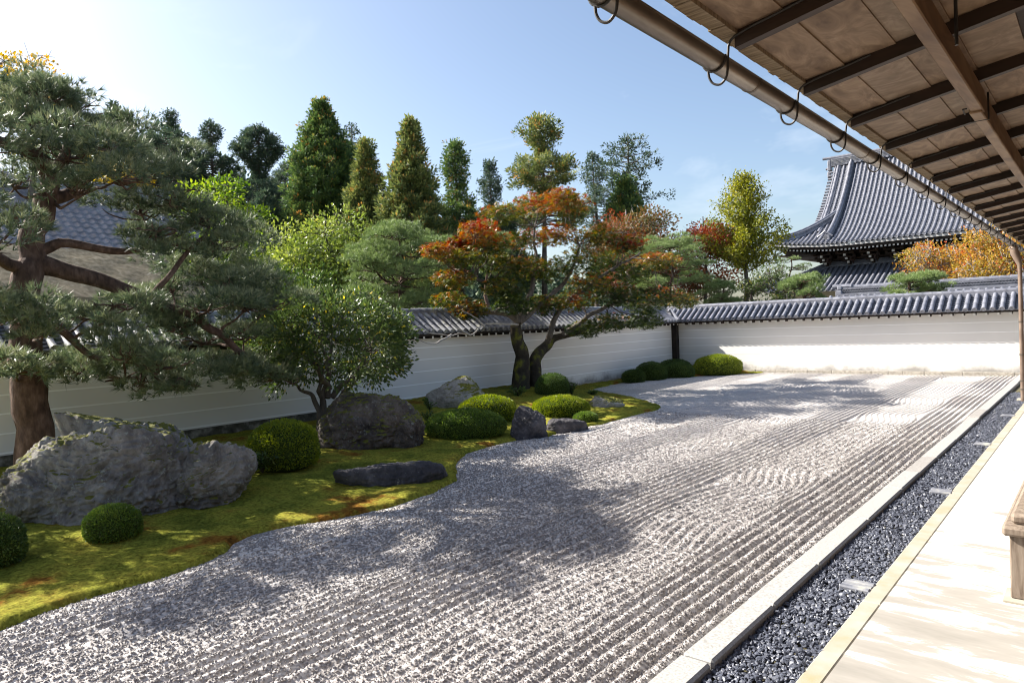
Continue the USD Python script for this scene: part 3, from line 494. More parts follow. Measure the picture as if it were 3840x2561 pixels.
for x in xsr:
    tmax = HD if GXL < x < GXR else min(x - HX0, HX1 - x) * 1.35
    tt = np.linspace(-.05, max(tmax, .3), 10)
    p = np.stack([np.full(10, x), HY + tt, hz(tt, x) + .02], -1); mb = MB(); mb.add(*row_mesh(p, .10))
    c = p[0]; g = np.arange(10) * PI / 5; k = np.arange(10)
    for rr_, o in ((.112, -.03),): mb.add(np.vstack([np.stack([x + rr_ * np.cos(g), np.full(10, c[1] + o), c[2] + .03 + rr_ * np.sin(g)], -1), np.stack([x + rr_ * np.cos(g), np.full(10, c[1] + .06), c[2] + .03 + rr_ * np.sin(g)], -1), [[x, c[1] + o + .012, c[2] + .03]]]), np.vstack([np.stack([k, (k + 1) % 10, np.full(10, 20)], -1), np.stack([k, (k + 1) % 10, 10 + (k + 1) % 10], -1), np.stack([k, 10 + (k + 1) % 10, 10 + k], -1)]))
    obj("round_tile_row", mb.m, M["tile"], hall, 50)
    # stepped pan tiles
    ns = max(2, int(tmax / .24)); q = np.linspace(0, max(tmax, .3), ns + 1)
    for a, b_ in zip(q, q[1:]):
        xm = (x + .09, x + .30); bed.add([[xm[0], HY + a, hz(a, x) - .03], [xm[1], HY + a, hz(a, x) - .03], [xm[1], HY + a, hz(a, x) + .035], [xm[0], HY + a, hz(a, x) + .035], [xm[1], HY + b_, hz(b_, x) - .01], [xm[0], HY + b_, hz(b_, x) - .01]], [[0, 1, 2, 3], [3, 2, 4, 5]])
tag(obj("pan_tiles", bed.m, M["tile_dark"], hall), kind="stuff")
# side slopes and back slope as plain tiled beds
def slope_grid(fn, us, vs):
    v = np.array([[fn(u, w) for w in vs] for u in us]); nu, nv = len(us), len(vs); v = v.reshape(-1, 3); i, j = np.meshgrid(np.arange(nu - 1), np.arange(nv - 1), indexing="ij")
    return v, np.stack([i * nv + j, (i + 1) * nv + j, (i + 1) * nv + j + 1, i * nv + j + 1], -1).reshape(-1, 4)
us = np.linspace(0, 1, 22); b = MB()
b.add(*slope_grid(lambda u, w: (HX0 + u * (HX1 - HX0), HY + w, hz(w, HX0 + u * (HX1 - HX0)) - .06) if True else 0, us, np.linspace(0, .8, 3)))
b.add(*slope_grid(lambda u, w: (GXL + u * (GXR - GXL), HY + w, hz(w, 0) - .06), us, np.linspace(.8, HD, 10)))
b.add(*slope_grid(lambda u, w: (GXL + u * (GXR - GXL), HY + 2 * HD - w, hz(w, 0) - .06), us, np.linspace(0, HD, 10)))
for sgn, e0, g0 in ((1, HX0, GXL), (-1, HX1, GXR)):
    b.add(*slope_grid(lambda u, w: (e0 + sgn * w, HY + w * 1.35 + u * (2 * HD - 2.7 * w), hz(w * 1.35, -8) - .05 + .55 * (abs(u - .5) * 2) ** 6 * np.exp(-w / 1.5)), np.linspace(0, 1, 16), np.linspace(0, 2.75, 6)))
    b.add(*slope_grid(lambda u, w: (e0 + w * (g0 - e0), HY + w * (abs(g0 - e0)) * 1.35 * u, hz(w * abs(g0 - e0) * 1.35 * u, -8) - .07), np.linspace(0, 1, 6), np.linspace(0.02, 1, 8)))
obj("roof_bed", b.m, M["tile_dark"], hall)
gz = hz(HD, 0)
for e0 in (GXL + .25, GXR - .25):
    b = MB(); tt = np.linspace(3.2, HD, 8); prof = [(e0, HY + t, hz(t, 0) - .1) for t in tt] + [(e0, HY + 2 * HD - t, hz(t, 0) - .1) for t in tt[::-1][1:]]; n = len(prof)
    b.add(np.array(prof + [(e0, HY + HD, hz(3.2, 0) - .1)]), [[i, i + 1, n] for i in range(n - 1)]); obj("gable_wall", b.m, M["dark_wood"], hall)
# ridges
b = MB(); b.box((GXL - .2, HY + HD - .28, gz - .1), (GXR + .2, HY + HD + .28, gz + .62)); rd_ = obj("main_ridge", b.m, M["tile"], hall)
for k in range(5):
    b = MB(); b.box((GXL - .22, HY + HD - .31, gz + .02 + k * .12), (GXR + .22, HY + HD + .31, gz + .045 + k * .12)); obj("ridge_course", b.m, M["tile_lichen"], rd_)
b = MB(); b.tube([(GXL - .45, HY + HD, gz + .72), (GXR + .45, HY + HD, gz + .72)], .17, 10); obj("ridge_cap", b.m, M["tile"], rd_, 40)
x = GXL + 1.2
while x < GXR:
    b = MB(); b.tube([(x, HY + HD - .36, gz - .02), (x, HY + HD + .3, gz - .02)], .115, 8); obj("ridge_roundel", b.m, M["tile"], rd_, 40); x += .385
b = MB(); b.tm(chamfer_box((GXL - .55, HY + HD - .3, gz - .5), (GXL - .2, HY + HD + .3, gz + .55), .08)); b.tm(chamfer_box((GXL - .62, HY + HD - .22, gz - 1.15), (GXL - .3, HY + HD + .22, gz - .5), .09)); b.tube([(GXL - 1.0, HY + HD - .05, gz + .78), (GXL + .1, HY + HD - .05, gz + .72)], .13, 8); b.tube([(GXL - .42, HY + HD, gz - .2), (GXL - .75, HY + HD, gz - .25)], .12, 8); obj("ridge_end_ornament", b.m, M["tile"], hall)
def ridge_run(name, pts, hw, h, parent=hall):
    pts = np.asarray(pts, float); t = unit(np.gradient(pts, axis=0)); S = unit(np.cross(t, [0, 0, 1.0])); top = MB()
    prof = [(-hw, -.1), (-hw * .85, h * .8), (-hw * .5, h), (hw * .5, h), (hw * .85, h * .8), (hw, -.1)]; n = len(prof)
    v = np.vstack([[p + s_ * o + np.array([0, 0, z]) for o, z in prof] for p, s_ in zip(pts, S)]); j = np.arange(n - 1)
    f = np.vstack([np.stack([l * n + j, l * n + j + 1, (l + 1) * n + j + 1, (l + 1) * n + j], -1) for l in range(len(pts) - 1)]); top.add(v, f)
    for e in (0, (len(pts) - 1) * n): top.add(v[e:e + n], [[0, i, i + 1] for i in range(1, n - 1)])
    r_ = obj(name, top.m, M["tile"], parent)
    for z in (.3, .55, .78):
        c = MB()
        for sg in (-1, 1): c.tube(pts + S * sg * hw * (.99 - .1 * z) + [0, 0, h * z], .02, 4)
        obj("ridge_course", c.m, M["tile_dark"], r_)
    cap = MB(); cap.tube(pts + [0, 0, h + .02], .1, 8); obj("ridge_cap", cap.m, M["tile"], r_, 40); return r_
tt = np.linspace(.9, HD - .2, 12)
for x0 in (-18.1, 2.1): ridge_run("descending_ridge", np.stack([np.full(12, x0), HY + tt, hz(tt, 0) + .05], -1), .24, .48)
for sgn, e0, g0 in ((1, HX0, -18.3), (-1, HX1, 2.3)):
    w = np.linspace(.15, abs(g0 - e0), 10); ridge_run("hip_ridge", np.stack([e0 + sgn * w, HY + w * 1.1, hz(w * 1.1, e0 + sgn * w) + .1], -1), .2, .42)
    c = (e0 + sgn * .25, HY + .2, hz(.2, e0) + .45); b = MB(); b.tm(chamfer_box((c[0] - .2, c[1] - .2, c[2] - .2), (c[0] + .2, c[1] + .2, c[2] + .32), .08)); b.tube([(c[0], c[1], c[2] + .3), (c[0] - sgn * .45, c[1] - .3, c[2] + .42)], .09, 8); obj("hip_ornament", b.m, M["tile"], hall)
for x0 in (-18.1, 2.1):                  # demon tile at the foot of each descending ridge
    z0 = hz(.7, 0); b = MB(); hull = manifold3d.CrossSection([[(-.55, 0), (-.62, .28), (-.4, .5), (-.18, .78), (.18, .78), (.4, .5), (.62, .28), (.55, 0)]]).extrude(.25).to_mesh(); v = hull.vert_properties[:, :3][:, [0, 2, 1]] * [1, -1, 1] + [x0, HY + .75, z0]
    b.add(v, hull.tri_verts); o = obj("demon_tile", b.m, M["weather_board"], hall); c = MB(); c.tube([(x0, HY + .42, z0 + .33), (x0, HY + .52, z0 + .33)], .16, 12); obj("roundel", c.m, M["tile_dark"], o)
    c = MB(); c.tube([(x0 - .6, HY + .45, z0 + .42), (x0, HY + .43, z0 + .86), (x0 + .6, HY + .45, z0 + .42)], .07, 6); obj("hood", c.m, M["tile"], o)
tt = np.arange(3.0, HD - .3, .27)        # tile ends stacked down the gable verge
for t in tt:
    b = MB(); b.tube([(GXL - .28, HY + t, hz(t, 0) + .02), (GXL + .3, HY + t, hz(t, 0) + .02)], .11, 8); obj("verge_tile", b.m, M["tile"], hall, 40)
b = MB(); b.add(*row_mesh(np.stack([np.full(10, GXL + .45), HY + np.linspace(2.5, HD, 10), hz(np.linspace(2.5, HD, 10), 0) + .1], -1), .14)); obj("verge_roll", b.m, M["tile"], hall, 50)
# eave edge board, soffit, rafters, brackets
xe = np.linspace(HX0 + .05, HX1 - .05, 40)
def strip(y, z0, z1, th, name, mat, dz=0):
    b = MB(); v = []
    for x in xe: v += [[x, y, 8.3 + lift(x) + z0], [x, y, 8.3 + lift(x) + z1], [x, y + th, 8.3 + lift(x) + z1], [x, y + th, 8.3 + lift(x) + z0]]
    f = []
    for i in range(len(xe) - 1):
        for q in range(4): f.append([i * 4 + q, i * 4 + (q + 1) % 4, i * 4 + 4 + (q + 1) % 4, i * 4 + 4 + q])
    b.add(v, f); obj(name, b.m, mat, hall)
strip(HY + .02, -.28, -.09, .1, "eave_edge_board", M["weather_board"]); strip(HY + .16, -.5, -.28, .08, "eave_beam", M["dark_wood"])
b = MB(); b.add(*slope_grid(lambda u, w: (HX0 + .2 + u * (HX1 - HX0 - .4), HY + .15 + w * 4.2, 8.02 + lift(HX0 + u * (HX1 - HX0)) * (1 - w) - .55 * w), us, np.linspace(0, 1, 5)))
b.add(*slope_grid(lambda u, w: (HX0 + .15 + w * 3.4, HY + .3 + u * 18, 8.02 + .55 * abs(2 * u - 1) ** 4 * (1 - w) - .55 * w), us, np.linspace(0, 1, 5))); obj("soffit", b.m, M["dark_wood"], hall)
rt, rw = MB(), MB(); x = HX0 + .25
while x < HX1 - .2:
    z = 8.3 + lift(x); rt.box((x - .06, HY + .24, z - .62), (x + .06, HY + 3.6, z - .5)); rw.box((x - .07, HY + .22, z - .635), (x + .07, HY + .239, z - .485)); x += .30
tag(obj("eave_rafters", rt.m, M["dark_wood"], hall), kind="stuff"); tag(obj("rafter_tips", rw.m, M["white_paint"], hall), kind="stuff")
b = MB(); yy = HY + .6
while yy < HY + 16: b.box((HX0 + .25, yy, 7.62), (HX0 + 3.5, yy + .09, 7.72)); yy += .26
tag(obj("side_rafters", b.m, M["dark_wood"], hall), kind="stuff")
b = MB(); b.box((-19.0, HY + 3.2, .0), (3.0, HY + 16, 8.0)); obj("upper_wall", b.m, M["dark_wood"], hall)
for z0, z1, o in ((5.95, 6.15, .1), (6.45, 6.6, .06), (7.05, 7.2, .5)):
    b = MB(); b.box((-19.0 - o, HY + 3.2 - o, z0), (3.0 + o, HY + 3.3, z1)); obj("tie_beam", b.m, M["rafter_wood"], hall)
x = -18.7
while x < 3:
    b = MB(); t_ = MB()
    b.box((x - .14, HY + 2.95, 6.6), (x + .14, HY + 3.2, 6.85))
    for lv, (z, out, hw) in enumerate(((6.72, .75, .5), (7.0, 1.35, .72), (7.28, 1.9, .72))):
        b.box((x - .09, HY + 3.2 - out, z), (x + .09, HY + 3.2, z + .16)); b.box((x - hw, HY + 3.3 - out - .08, z + .16), (x + hw, HY + 3.3 - out + .1, z + .28))
        t_.box((x - .1, HY + 3.19 - out - .012, z - .01), (x + .1, HY + 3.19 - out, z + .17))
        for s_ in (-1, 0, 1): b.box((x + s_ * hw * .85 - .1, HY + 3.14 - out, z + .28), (x + s_ * hw * .85 + .1, HY + 3.4 - out, z + .42))
    b.tube(spline([(x + .45, HY + 2.3, 6.7), (x + .5, HY + 1.9, 6.95), (x + .38, HY + 1.6, 6.9), (x + .55, HY + 1.3, 7.2)], 3), .07, 6)
    o = obj("bracket", b.m, M["rafter_wood"], hall); obj("bracket_tip", t_.m, M["white_paint"], o); x += 1.86
# lower roof
def lz(t, x): return 4.3 + .36 * t + .02 * t * t + .4 * np.clip((-19.5 - x) / 4, 0, 1) ** 2
for x in np.arange(-23.4, 7.0, .42):
    tm = min(4.9, max(.4, (x + 23.8) * 1.0)); tt = np.linspace(0, tm, 6); mb = MB(); mb.add(*row_mesh(np.stack([np.full(6, x), 60.3 + tt, lz(tt, x) + .02], -1), .11)); obj("lower_tile_row", mb.m, M["tile"], hall, 50)
b = MB(); b.add(*slope_grid(lambda u, w: (-23.8 + w + u * (31 - w), 60.3 + w, lz(w, -23.8 + w + u * 31) - .03), us, np.linspace(0, 4.9, 12)))
b.add(*slope_grid(lambda u, w: (-23.8 + w, 60.3 + w + u * 16, lz(w, -23.8) - .03), np.linspace(0, 1, 5), np.linspace(0, 4.9, 8))); obj("lower_roof_bed", b.m, M["tile_dark"], hall)
w = np.linspace(0, 4.9, 8); ridge_run("hip_ridge", np.stack([-23.8 + w, 60.3 + w, lz(w, -23.8 + w)], -1), .16, .3)
ridge_run("lower_ridge", np.array([(-19.0, 65.15, 6.6), (-8, 65.15, 6.6), (3, 65.15, 6.6)]), .16, .3)
b = MB(); b.box((-21.5, 63.0, -.1), (5.0, 78, 4.4)); obj("lower_wall", b.m, M["plaster"], hall)
b = MB(); b.tube([(HX0 + .12, HY + .2, 8.1), (HX0 + .12, HY + .2, 7.75)], .012, 5); bell = obj("wind_bell", b.m, M["iron"], hall)
b = MB(); b.tube([(HX0 + .12, HY + .2, 7.76), (HX0 + .12, HY + .2, 7.7), (HX0 + .12, HY + .2, 7.4), (HX0 + .12, HY + .2, 7.28)], [.08, .16, .19, .24], 10); obj("bell_body", b.m, M["bronze"], bell, 40)
b = MB(); b.box((HX0 - .1, HY + .19, 7.0), (HX0 + .34, HY + .21, 7.16)); b.tube([(HX0 + .12, HY + .2, 7.3), (HX0 + .12, HY + .2, 7.1)], .012, 5); obj("clapper", b.m, M["bronze"], bell)

# ---------------------------------------------------------------- gallery roof just behind the end wall
gal = thing("gallery_roof", "low tiled gallery roof with openwork ridge peeking over the end wall", "roof", (0, 0, 0))
b = MB(); b.box((-10.8, 39.6, 3.35), (6, 40.4, 3.47)); b.box((-10.8, 39.8, 3.74), (6, 40.2, 3.8)); b.box((-10.8, 39.72, 3.47), (6, 40.28, 3.5)); obj("ridge_course", b.m, M["tile"], gal)
b = MB(); x = -10.7
while x < 6:
    for z in (3.56, 3.67): b.tube([(x + (.05 if z > 3.6 else 0) + .055 * math.cos(a), 39.78, z + .05 * math.sin(a)) for a in np.linspace(0, PI, 6)], .014, 4, False)
    x += .125
tag(obj("openwork_tiles", b.m, M["tile"], gal), kind="stuff"); b = MB(); b.box((-10.8, 39.9, 3.5), (6, 40.1, 3.74)); obj("ridge_core", b.m, M["tile_dark"], gal)
x = -10.8
while x < 6:
    b = MB(); b.tube([(x, 40, 3.82), (x + .02, 40, 3.82), (x + .4, 40, 3.82)], [.115, .12, .105], 8); obj("ridge_tile", b.m, M["tile"], gal, 40); x += .41
b = MB(); b.tm(chamfer_box((-11.05, 39.62, 3.2), (-10.72, 40.38, 3.66), .05)); b.tube([(-11.25, 39.95, 3.88), (-10.3, 39.95, 3.86)], .13, 8); b.tm(chamfer_box((-11.0, 39.75, 3.66), (-10.75, 40.25, 3.9), .05)); obj("ridge_end_ornament", b.m, M["tile"], gal)
for x in np.arange(-12.4, 6, .3):
    mb = MB(); e = min(1, max(.35, (x + 13.0) / 2)); mb.add(*row_mesh(np.array([(x, 40 - 2.3 * e if x < -11 else 37.7, 3.4 - .95 * e if x < -11 else 2.45), (x, 38.9, 2.95), (x, 39.7 if x > -11 else 39.4, 3.36)]), .08)); obj("round_tile_row", mb.m, M["tile"], gal, 50)
b = MB(); b.add([[-12.9, 37.7, 2.42], [6, 37.7, 2.42], [6, 39.8, 3.36], [-11.0, 39.8, 3.36]], [[0, 1, 2, 3]]); b.add([[-11.0, 39.8, 3.36], [6, 39.8, 3.36], [6, 42.3, 2.4], [-12.9, 42.3, 2.4]], [[0, 1, 2, 3]]); b.add([[-12.9, 37.7, 2.42], [-11.0, 39.8, 3.36], [-12.9, 42.3, 2.4]], [[0, 1, 2]]); obj("roof_bed", b.m, M["tile_dark"], gal)
b = MB(); b.box((-12.3, 38.3, -.1), (6, 41.7, 2.5)); obj("wall", b.m, M["plaster"], gal)

# ---------------------------------------------------------------- tiled house behind the pine
house = thing("tiled_house", "grey tiled house with sunlit wave tiles glimpsed through the big pine", "house")
cw_ = MB(); nx_, ny_ = 20, 46
for i in range(nx_):
    for j in range(ny_):
        x0 = -21.6 - i * .27; y0 = 2.0 + j * .27; z = 3.9 + i * .19
        if y0 > 12.8 - .0 * i: continue
        yy = y0 + np.linspace(0, .27, 5); pr = .028 * np.sin(np.linspace(-.4, 2 * PI - .4, 5))
        v = np.vstack([np.stack([np.full(5, x0 + .02), yy, z - .035 + pr], -1), np.stack([np.full(5, x0 + .02), yy, z + .02 + pr], -1), np.stack([np.full(5, x0 - .28), yy, z + .19 + pr], -1)]); q = np.arange(4)
        cw_.add(v, np.vstack([np.stack([l * 5 + q, l * 5 + q + 1, (l + 1) * 5 + q + 1, (l + 1) * 5 + q], -1) for l in range(2)]))
tag(obj("wave_tiles", cw_.m, M["tile"], house), kind="stuff")
b = MB(); b.tm(chamfer_box((-27.2, 1.8, 7.6), (-26.8, 13.0, 8.1), .06)); obj("ridge", b.m, M["tile"], house)
b = MB(); b.box((-31, 2.6, -.1), (-22.4, 12.2, 3.8)); obj("wall", b.m, M["plaster"], house)
b = MB(); b.box((-22.5, 2.0, 3.62), (-21.5, 12.8, 3.78)); obj("eave_board", b.m, M["dark_wood"], house)
b = MB(); b.add([[-32.4, 2, 3.9], [-32.4, 12.8, 3.9], [-27, 12.8, 7.7], [-27, 2, 7.7]], [[0, 1, 2, 3]]); b.add([[-22.4, 12.2, 3.8], [-27, 12.2, 7.6], [-31, 12.2, 3.8]], [[0, 1, 2]]); obj("back_roof", b.m, M["tile_dark"], house)
lean = thing("bark_lean_to", "mossy bark roofed lean to in front of the tiled house", "shed")
b = MB(); xs = np.linspace(-21.3, -18.9, 14); ys = np.linspace(3.6, 9.3, 30); Xl, Yl = np.meshgrid(xs, ys, indexing="ij"); Zl = 3.55 + (xs[:, None] * -1 - 18.9) * .62 + .08 * meshkit.fbm(np.stack([Xl * 2, Yl * 2, Xl * 0], -1), 3, 5)
b.add(*grid_mesh(Zl, xs, ys)); b.add(*grid_mesh(Zl - .16, xs, ys)); b.box((-18.95, 3.6, 3.40), (-18.88, 9.3, 3.60)); obj("bark_roof", b.m, M["bark_roof"], lean)
b = MB(); b.box((-21.3, 4.0, -.1), (-19.4, 8.9, 3.4)); obj("wall", b.m, M["plaster"], lean)

# ---------------------------------------------------------------- rocks
def rock_mesh(seed, rad, sub=5, planes=26, soft=15, rough=.09, lean_=(0, 0), power=1.0):
    rg = np.random.default_rng(seed); ic = trimesh.creation.icosphere(sub); d = np.array(ic.vertices)
    n = unit(rg.normal(size=(planes, 3)) * [1, 1, .9]); h = rg.uniform(.72, 1.05, planes)
    c = np.maximum(d @ n.T, .02) / h; r = (c ** soft).sum(1) ** (-1 / soft)
    v = d * r[:, None] * np.array(rad); o = seed * 3.7
    w = v + .25 * (np.stack([meshkit.noise(v * 2.2 + o + q, seed) for q in (0, 9, 19)], -1) - .5)
    rid = lambda fr, k: np.abs(2 * meshkit.noise(w * fr + o, k) - 1)
    disp = 1.5 * (meshkit.fbm(v * 1.3 + o, 2, seed) - .5) + .55 * (np.minimum(rid(1.7, 5), .35) - .3) + .5 * (np.minimum(rid(3.7, 6), .3) - .25) + .30 * (rid(8.7, 7) - .45) + .24 * (rid(17.0, 8) - .45) + .34 * (meshkit.fbm(w * 22 + o, 2, 9) - .5)
    v = v + unit(d / np.array(rad)) * (disp * rough)[:, None] * min(1, np.mean(rad) * 1.15); v[:, 0] += lean_[0] * v[:, 2]; v[:, 1] += lean_[1] * v[:, 2]
    return v, np.array(ic.faces)
def rock(name, label, loc, rot, pieces, mat, group=None):
    t = MB(); c, s = math.cos(rot), math.sin(rot)
    for seed, off, rad, sub, rough in pieces:
        v, f = rock_mesh(seed, rad, sub, rough=rough); v = v + np.array(off); t.add(np.stack([v[:, 0] * c - v[:, 1] * s, v[:, 0] * s + v[:, 1] * c, v[:, 2]], -1) + np.array(loc), f)
    return tag(obj(name, t.m, mat, smooth=35), label, "rock", group)
VA = 0.7086          # turns a rock's length across the line of sight from the veranda
rock("boulder", "giant cracked grey boulder with moss patches, largest rock in the garden", (-10.85, 3.8, .0), .95, [(3, (-.2, -.05, .42), (1.5, .95, 1.02), 6, .17), (12, (.15, .45, .62), (1.05, .65, .74), 6, .15), (21, (1.1, .25, .3), (.88, .85, .70), 6, .16), (33, (-.8, .0, .4), (.75, .9, .9), 6, .15)], M["rock_grey"])
rock("boulder", "tall dark brown boulder leaning in front of the camellia stems", (-11.7, 9.1, .12), 1.05, [(44, (-.25, .1, .42), (1.0, .8, .80), 6, .16), (52, (.5, 0, .35), (.75, .7, .62), 6, .15)], M["rock_brown"])
rock("boulder", "pale moss topped boulder against the wall left of the maple", (-13.6, 13.6, .35), .85, [(61, (0, 0, .18), (.92, .5, .52), 5, .12), (66, (-.45, .1, .1), (.5, .45, .5), 5, .12)], M["rock_pale"])
rock("boulder", "dark veined rock between the clipped azaleas at the gravel edge", (-9.85, 11.95, 0), .6, [(71, (0, 0, .16), (.5, .42, .5), 5, .12)], M["rock_dark"])
rock("boulder", "low dark rock touching the gravel right of the veined rock", (-9.65, 12.95, 0), .6, [(78, (0, 0, .06), (.5, .35, .3), 5, .12)], M["rock_dark"])
rock("boulder", "small pale jagged rock on the moss tongue at the right", (-10.95, 16.6, .03), .6, [(83, (0, 0, .1), (.5, .36, .28), 5, .15)], M["rock_pale"])
rock("boulder", "flat black rock lying on the moss beside the gravel", (-8.75, 7.25, .03), .98, [(90, (0, 0, .04), (.92, .42, .36), 6, .10)], M["rock_dark"])

# ---------------------------------------------------------------- clipped azaleas and small plants
def bush(name, label, loc, w, dep, h, mat, seed, n=2600, leaf=.034, cat="bush", group=None, rot=.7):
    rg = np.random.default_rng(seed); t = thing(name, label, cat, loc, rot, group)
    ic = trimesh.creation.icosphere(3); d = np.array(ic.vertices); bump = 1 + .10 * (meshkit.fbm(d * 2.0 + seed, 3, seed) - .5)
    def surf(d, k=1.0):
        b = 1 + .16 * (meshkit.fbm(d * 1.8 + seed, 3, seed) - .5); zz = np.sign(d[:, 2]) * np.abs(d[:, 2]) ** .85
        return np.stack([d[:, 0] * w / 2 * b, d[:, 1] * dep / 2 * b, zz * h * .62 * b + h * .38], -1) * k
    v = surf(d, .90); v[:, 2] = np.maximum(v[:, 2], -.05); obj("inner_twigs", (v, np.array(ic.faces)), M["bush_core"], t, True)
    n = int(n * 1.7); leaf *= 1.2; dd = sphere_dirs(int(n * 1.5), rg); dd = dd[dd[:, 2] > -.5][:n]; k = rg.uniform(.93, 1.0, len(dd)); P = surf(dd, 1.0) * k[:, None]; P = P[P[:, 2] > .0]; dd = dd[:len(P)] if len(dd) != len(P) else dd
    out = unit(P - [0, 0, h * .3]); D = unit(out + rg.normal(size=P.shape) * .6 + [-.25, -.1, .25])
    tn = np.clip(.45 + .5 * (meshkit.noise(P * 6 + seed, 2) - .5) + rg.normal(size=len(P)) * .18, 0, 1)
    v, f, tt = leaves(P, D, leaf * rg.uniform(.75, 1.25, len(P)), .5, rg, tn); obj("foliage", (v, f), mat, t, tint=tt)
    return t
bush("azalea_bush", "dark clipped azalea cut by the left frame edge, beside the giant boulder", (-9.45, 1.95, .08), .75, .75, .56, M["azalea_dark"], 1, 2600, .03)
bush("azalea_bush", "small round clipped azalea on moss in front of the giant boulder", (-9.35, 3.2, .08), .66, .6, .40, M["azalea"], 2, 2600, .027)
bush("azalea_bush", "bright yellow green clipped azalea between the two large boulders", (-11.0, 6.55, .2), 1.24, 1.1, .80, M["azalea_yellow"], 3, 4600, .036)
bush("azalea_bush", "broad flat green clipped azalea in front, beside the dark veined rock", (-11.0, 11.1, .04), 1.8, 1.2, .62, M["azalea"], 4, 6000, .034)
bush("azalea_bush", "light green clipped azalea mound just behind the broad flat one", (-11.8, 12.7, .12), 1.45, 1.1, .66, M["azalea_yellow"], 5, 4200, .036)
bush("azalea_bush", "oval clipped azalea between the dark rocks and the small pale rock", (-10.95, 14.6, .05), 1.5, 1.15, .56, M["azalea_yellow"], 6, 4200, .036)
bush("azalea_bush", "dark round azalea at the right foot of the maple trunk", (-13.1, 17.1, .24), 1.05, .95, .72, M["azalea_dark"], 7, 2600, .036)
bush("azalea_bush", "smallest azalea at the left end of the row near the corner", (-14.6, 24.5, 0), .95, .85, .52, M["azalea_dark"], 8, 2000, .04)
bush("azalea_bush", "round dark azalea second from the left in the corner row", (-14.5, 25.75, 0), 1.32, 1.15, .74, M["azalea_dark"], 9, 2600, .042)
bush("azalea_bush", "dark azalea in front of the corner post base", (-13.95, 27.1, 0), 1.36, 1.2, .64, M["azalea_dark"], 10, 2600, .042)
bush("azalea_bush", "azalea tucked behind the row, touching the corner post", (-14.9, 28.6, .05), 1.5, 1.1, .62, M["azalea_dark"], 11, 2200, .042)
bush("azalea_bush", "large half lit azalea at the foot of the end wall", (-12.95, 28.85, 0), 2.1, 1.5, .86, M["azalea_yellow"], 12, 4600, .044)
bush("azalea_bush", "low green cushion shrub at the right rim of the moss tongue", (-9.95, 14.3, .0), .6, .5, .26, M["azalea"], 13, 1100, .035)
def plant(label, loc, n, ln, h, seed, mat="fern", w=.38):
    rg = np.random.default_rng(seed); t = thing("leafy_plant", label, "plant", loc)
    st, lf = MB(), MB()
    for k in range(n):
        a = rg.uniform(0, 2 * PI); r = rg.uniform(.15, 1) * ln; tip = np.array([math.cos(a) * r, math.sin(a) * r, h * rg.uniform(.6, 1.05) * (1 - .25 * (r / ln) ** 2)])
        p = spline([(0, 0, 0), tip * [.35, .35, .7], tip], 4); st.tube(p, .006, 4)
        m = 14; P = p[rg.integers(2, len(p), m)]; D = unit(np.array([math.cos(a), math.sin(a), .3]) + rg.normal(size=(m, 3)) * .6); lf.add(*leaves(P, D, rg.uniform(.06, .11, m), w, rg, np.clip(rg.normal(.5, .25, m), 0, 1)))
    obj("stems", st.m, M["twig"], t); obj("foliage", lf.m, M[mat], t, tint=lf.tint)
plant("dark leafy plant squeezed between giant boulder and yellow azalea", (-10.75, 6.0, .2), 16, .26, .36, 31)
plant("glossy leafy shrub at the left foot of the maple trunk", (-13.5, 15.9, .31), 18, .34, .34, 32)
plant("leafy plant beside the dark azalea right of the maple", (-12.8, 17.7, .22), 18, .34, .42, 33)
plant("thin sprig by the wall left of the pale mossy boulder", (-13.6, 12.4, .3), 10, .25, .42, 34)
plant("leafy sprout between tall brown boulder and broad azalea", (-12.4, 11.3, .18), 14, .26, .32, 35)
plant("spiky grass clump at the right tip of the dark maple bank", (-12.5, 18.4, .12), 14, .25, .2, 36)
plant("dark strap leaved plant at the left foot of the giant boulder", (-11.9, 2.6, .15), 16, .3, .45, 37)
plant("pale broken sprig behind the light green azalea mound", (-12.1, 13.7, .2), 8, .2, .34, 38)

# ---------------------------------------------------------------- trees
def tufted_pads(pads, per_area, rg, ln, wd, per, up=.75, tbase=.45, tscale=.5):
    V = MB()
    for (x, y, z, rx, rz, ry) in pads:
        n = int(per_area * rx * ry) + 8; d = sphere_dirs(n * 2, rg); d = d[d[:, 2] > -.35][:n]; k = rg.uniform(.35, 1, len(d)) ** .5
        P = np.array([x, y, z]) + d * k[:, None] * [rx, ry, rz]; P += (meshkit.noise(P * 2.5, 3)[:, None] - .5) * .25
        D = unit(d * [.8, .8, .5] + [0, 0, up] + rg.normal(size=P.shape) * .35)
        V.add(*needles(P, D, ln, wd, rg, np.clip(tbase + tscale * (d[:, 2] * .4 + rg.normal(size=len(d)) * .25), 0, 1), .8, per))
    return V
def branch_to(mb, skel, P, r, rg, n=7, sag=.12):
    """A crooked twig from the nearest skeleton point to P."""
    k = np.argmin(np.linalg.norm(skel[:, :3] - P, axis=1) + .5 * np.maximum(0, skel[:, 2] - P[2])); a = skel[k, :3]; L_ = np.linalg.norm(P - a)
    mid = a * .5 + P * .5 + rg.normal(size=3) * .08 * L_ - [0, 0, sag * L_]; p = wob(spline([a, mid, P], 5), .09 * min(1, L_), rg, 3.0)
    r0 = min(skel[k, 3] * .7, r + .012 * L_); mb.tube(p, np.linspace(r0, r * .45, len(p)), n); return p
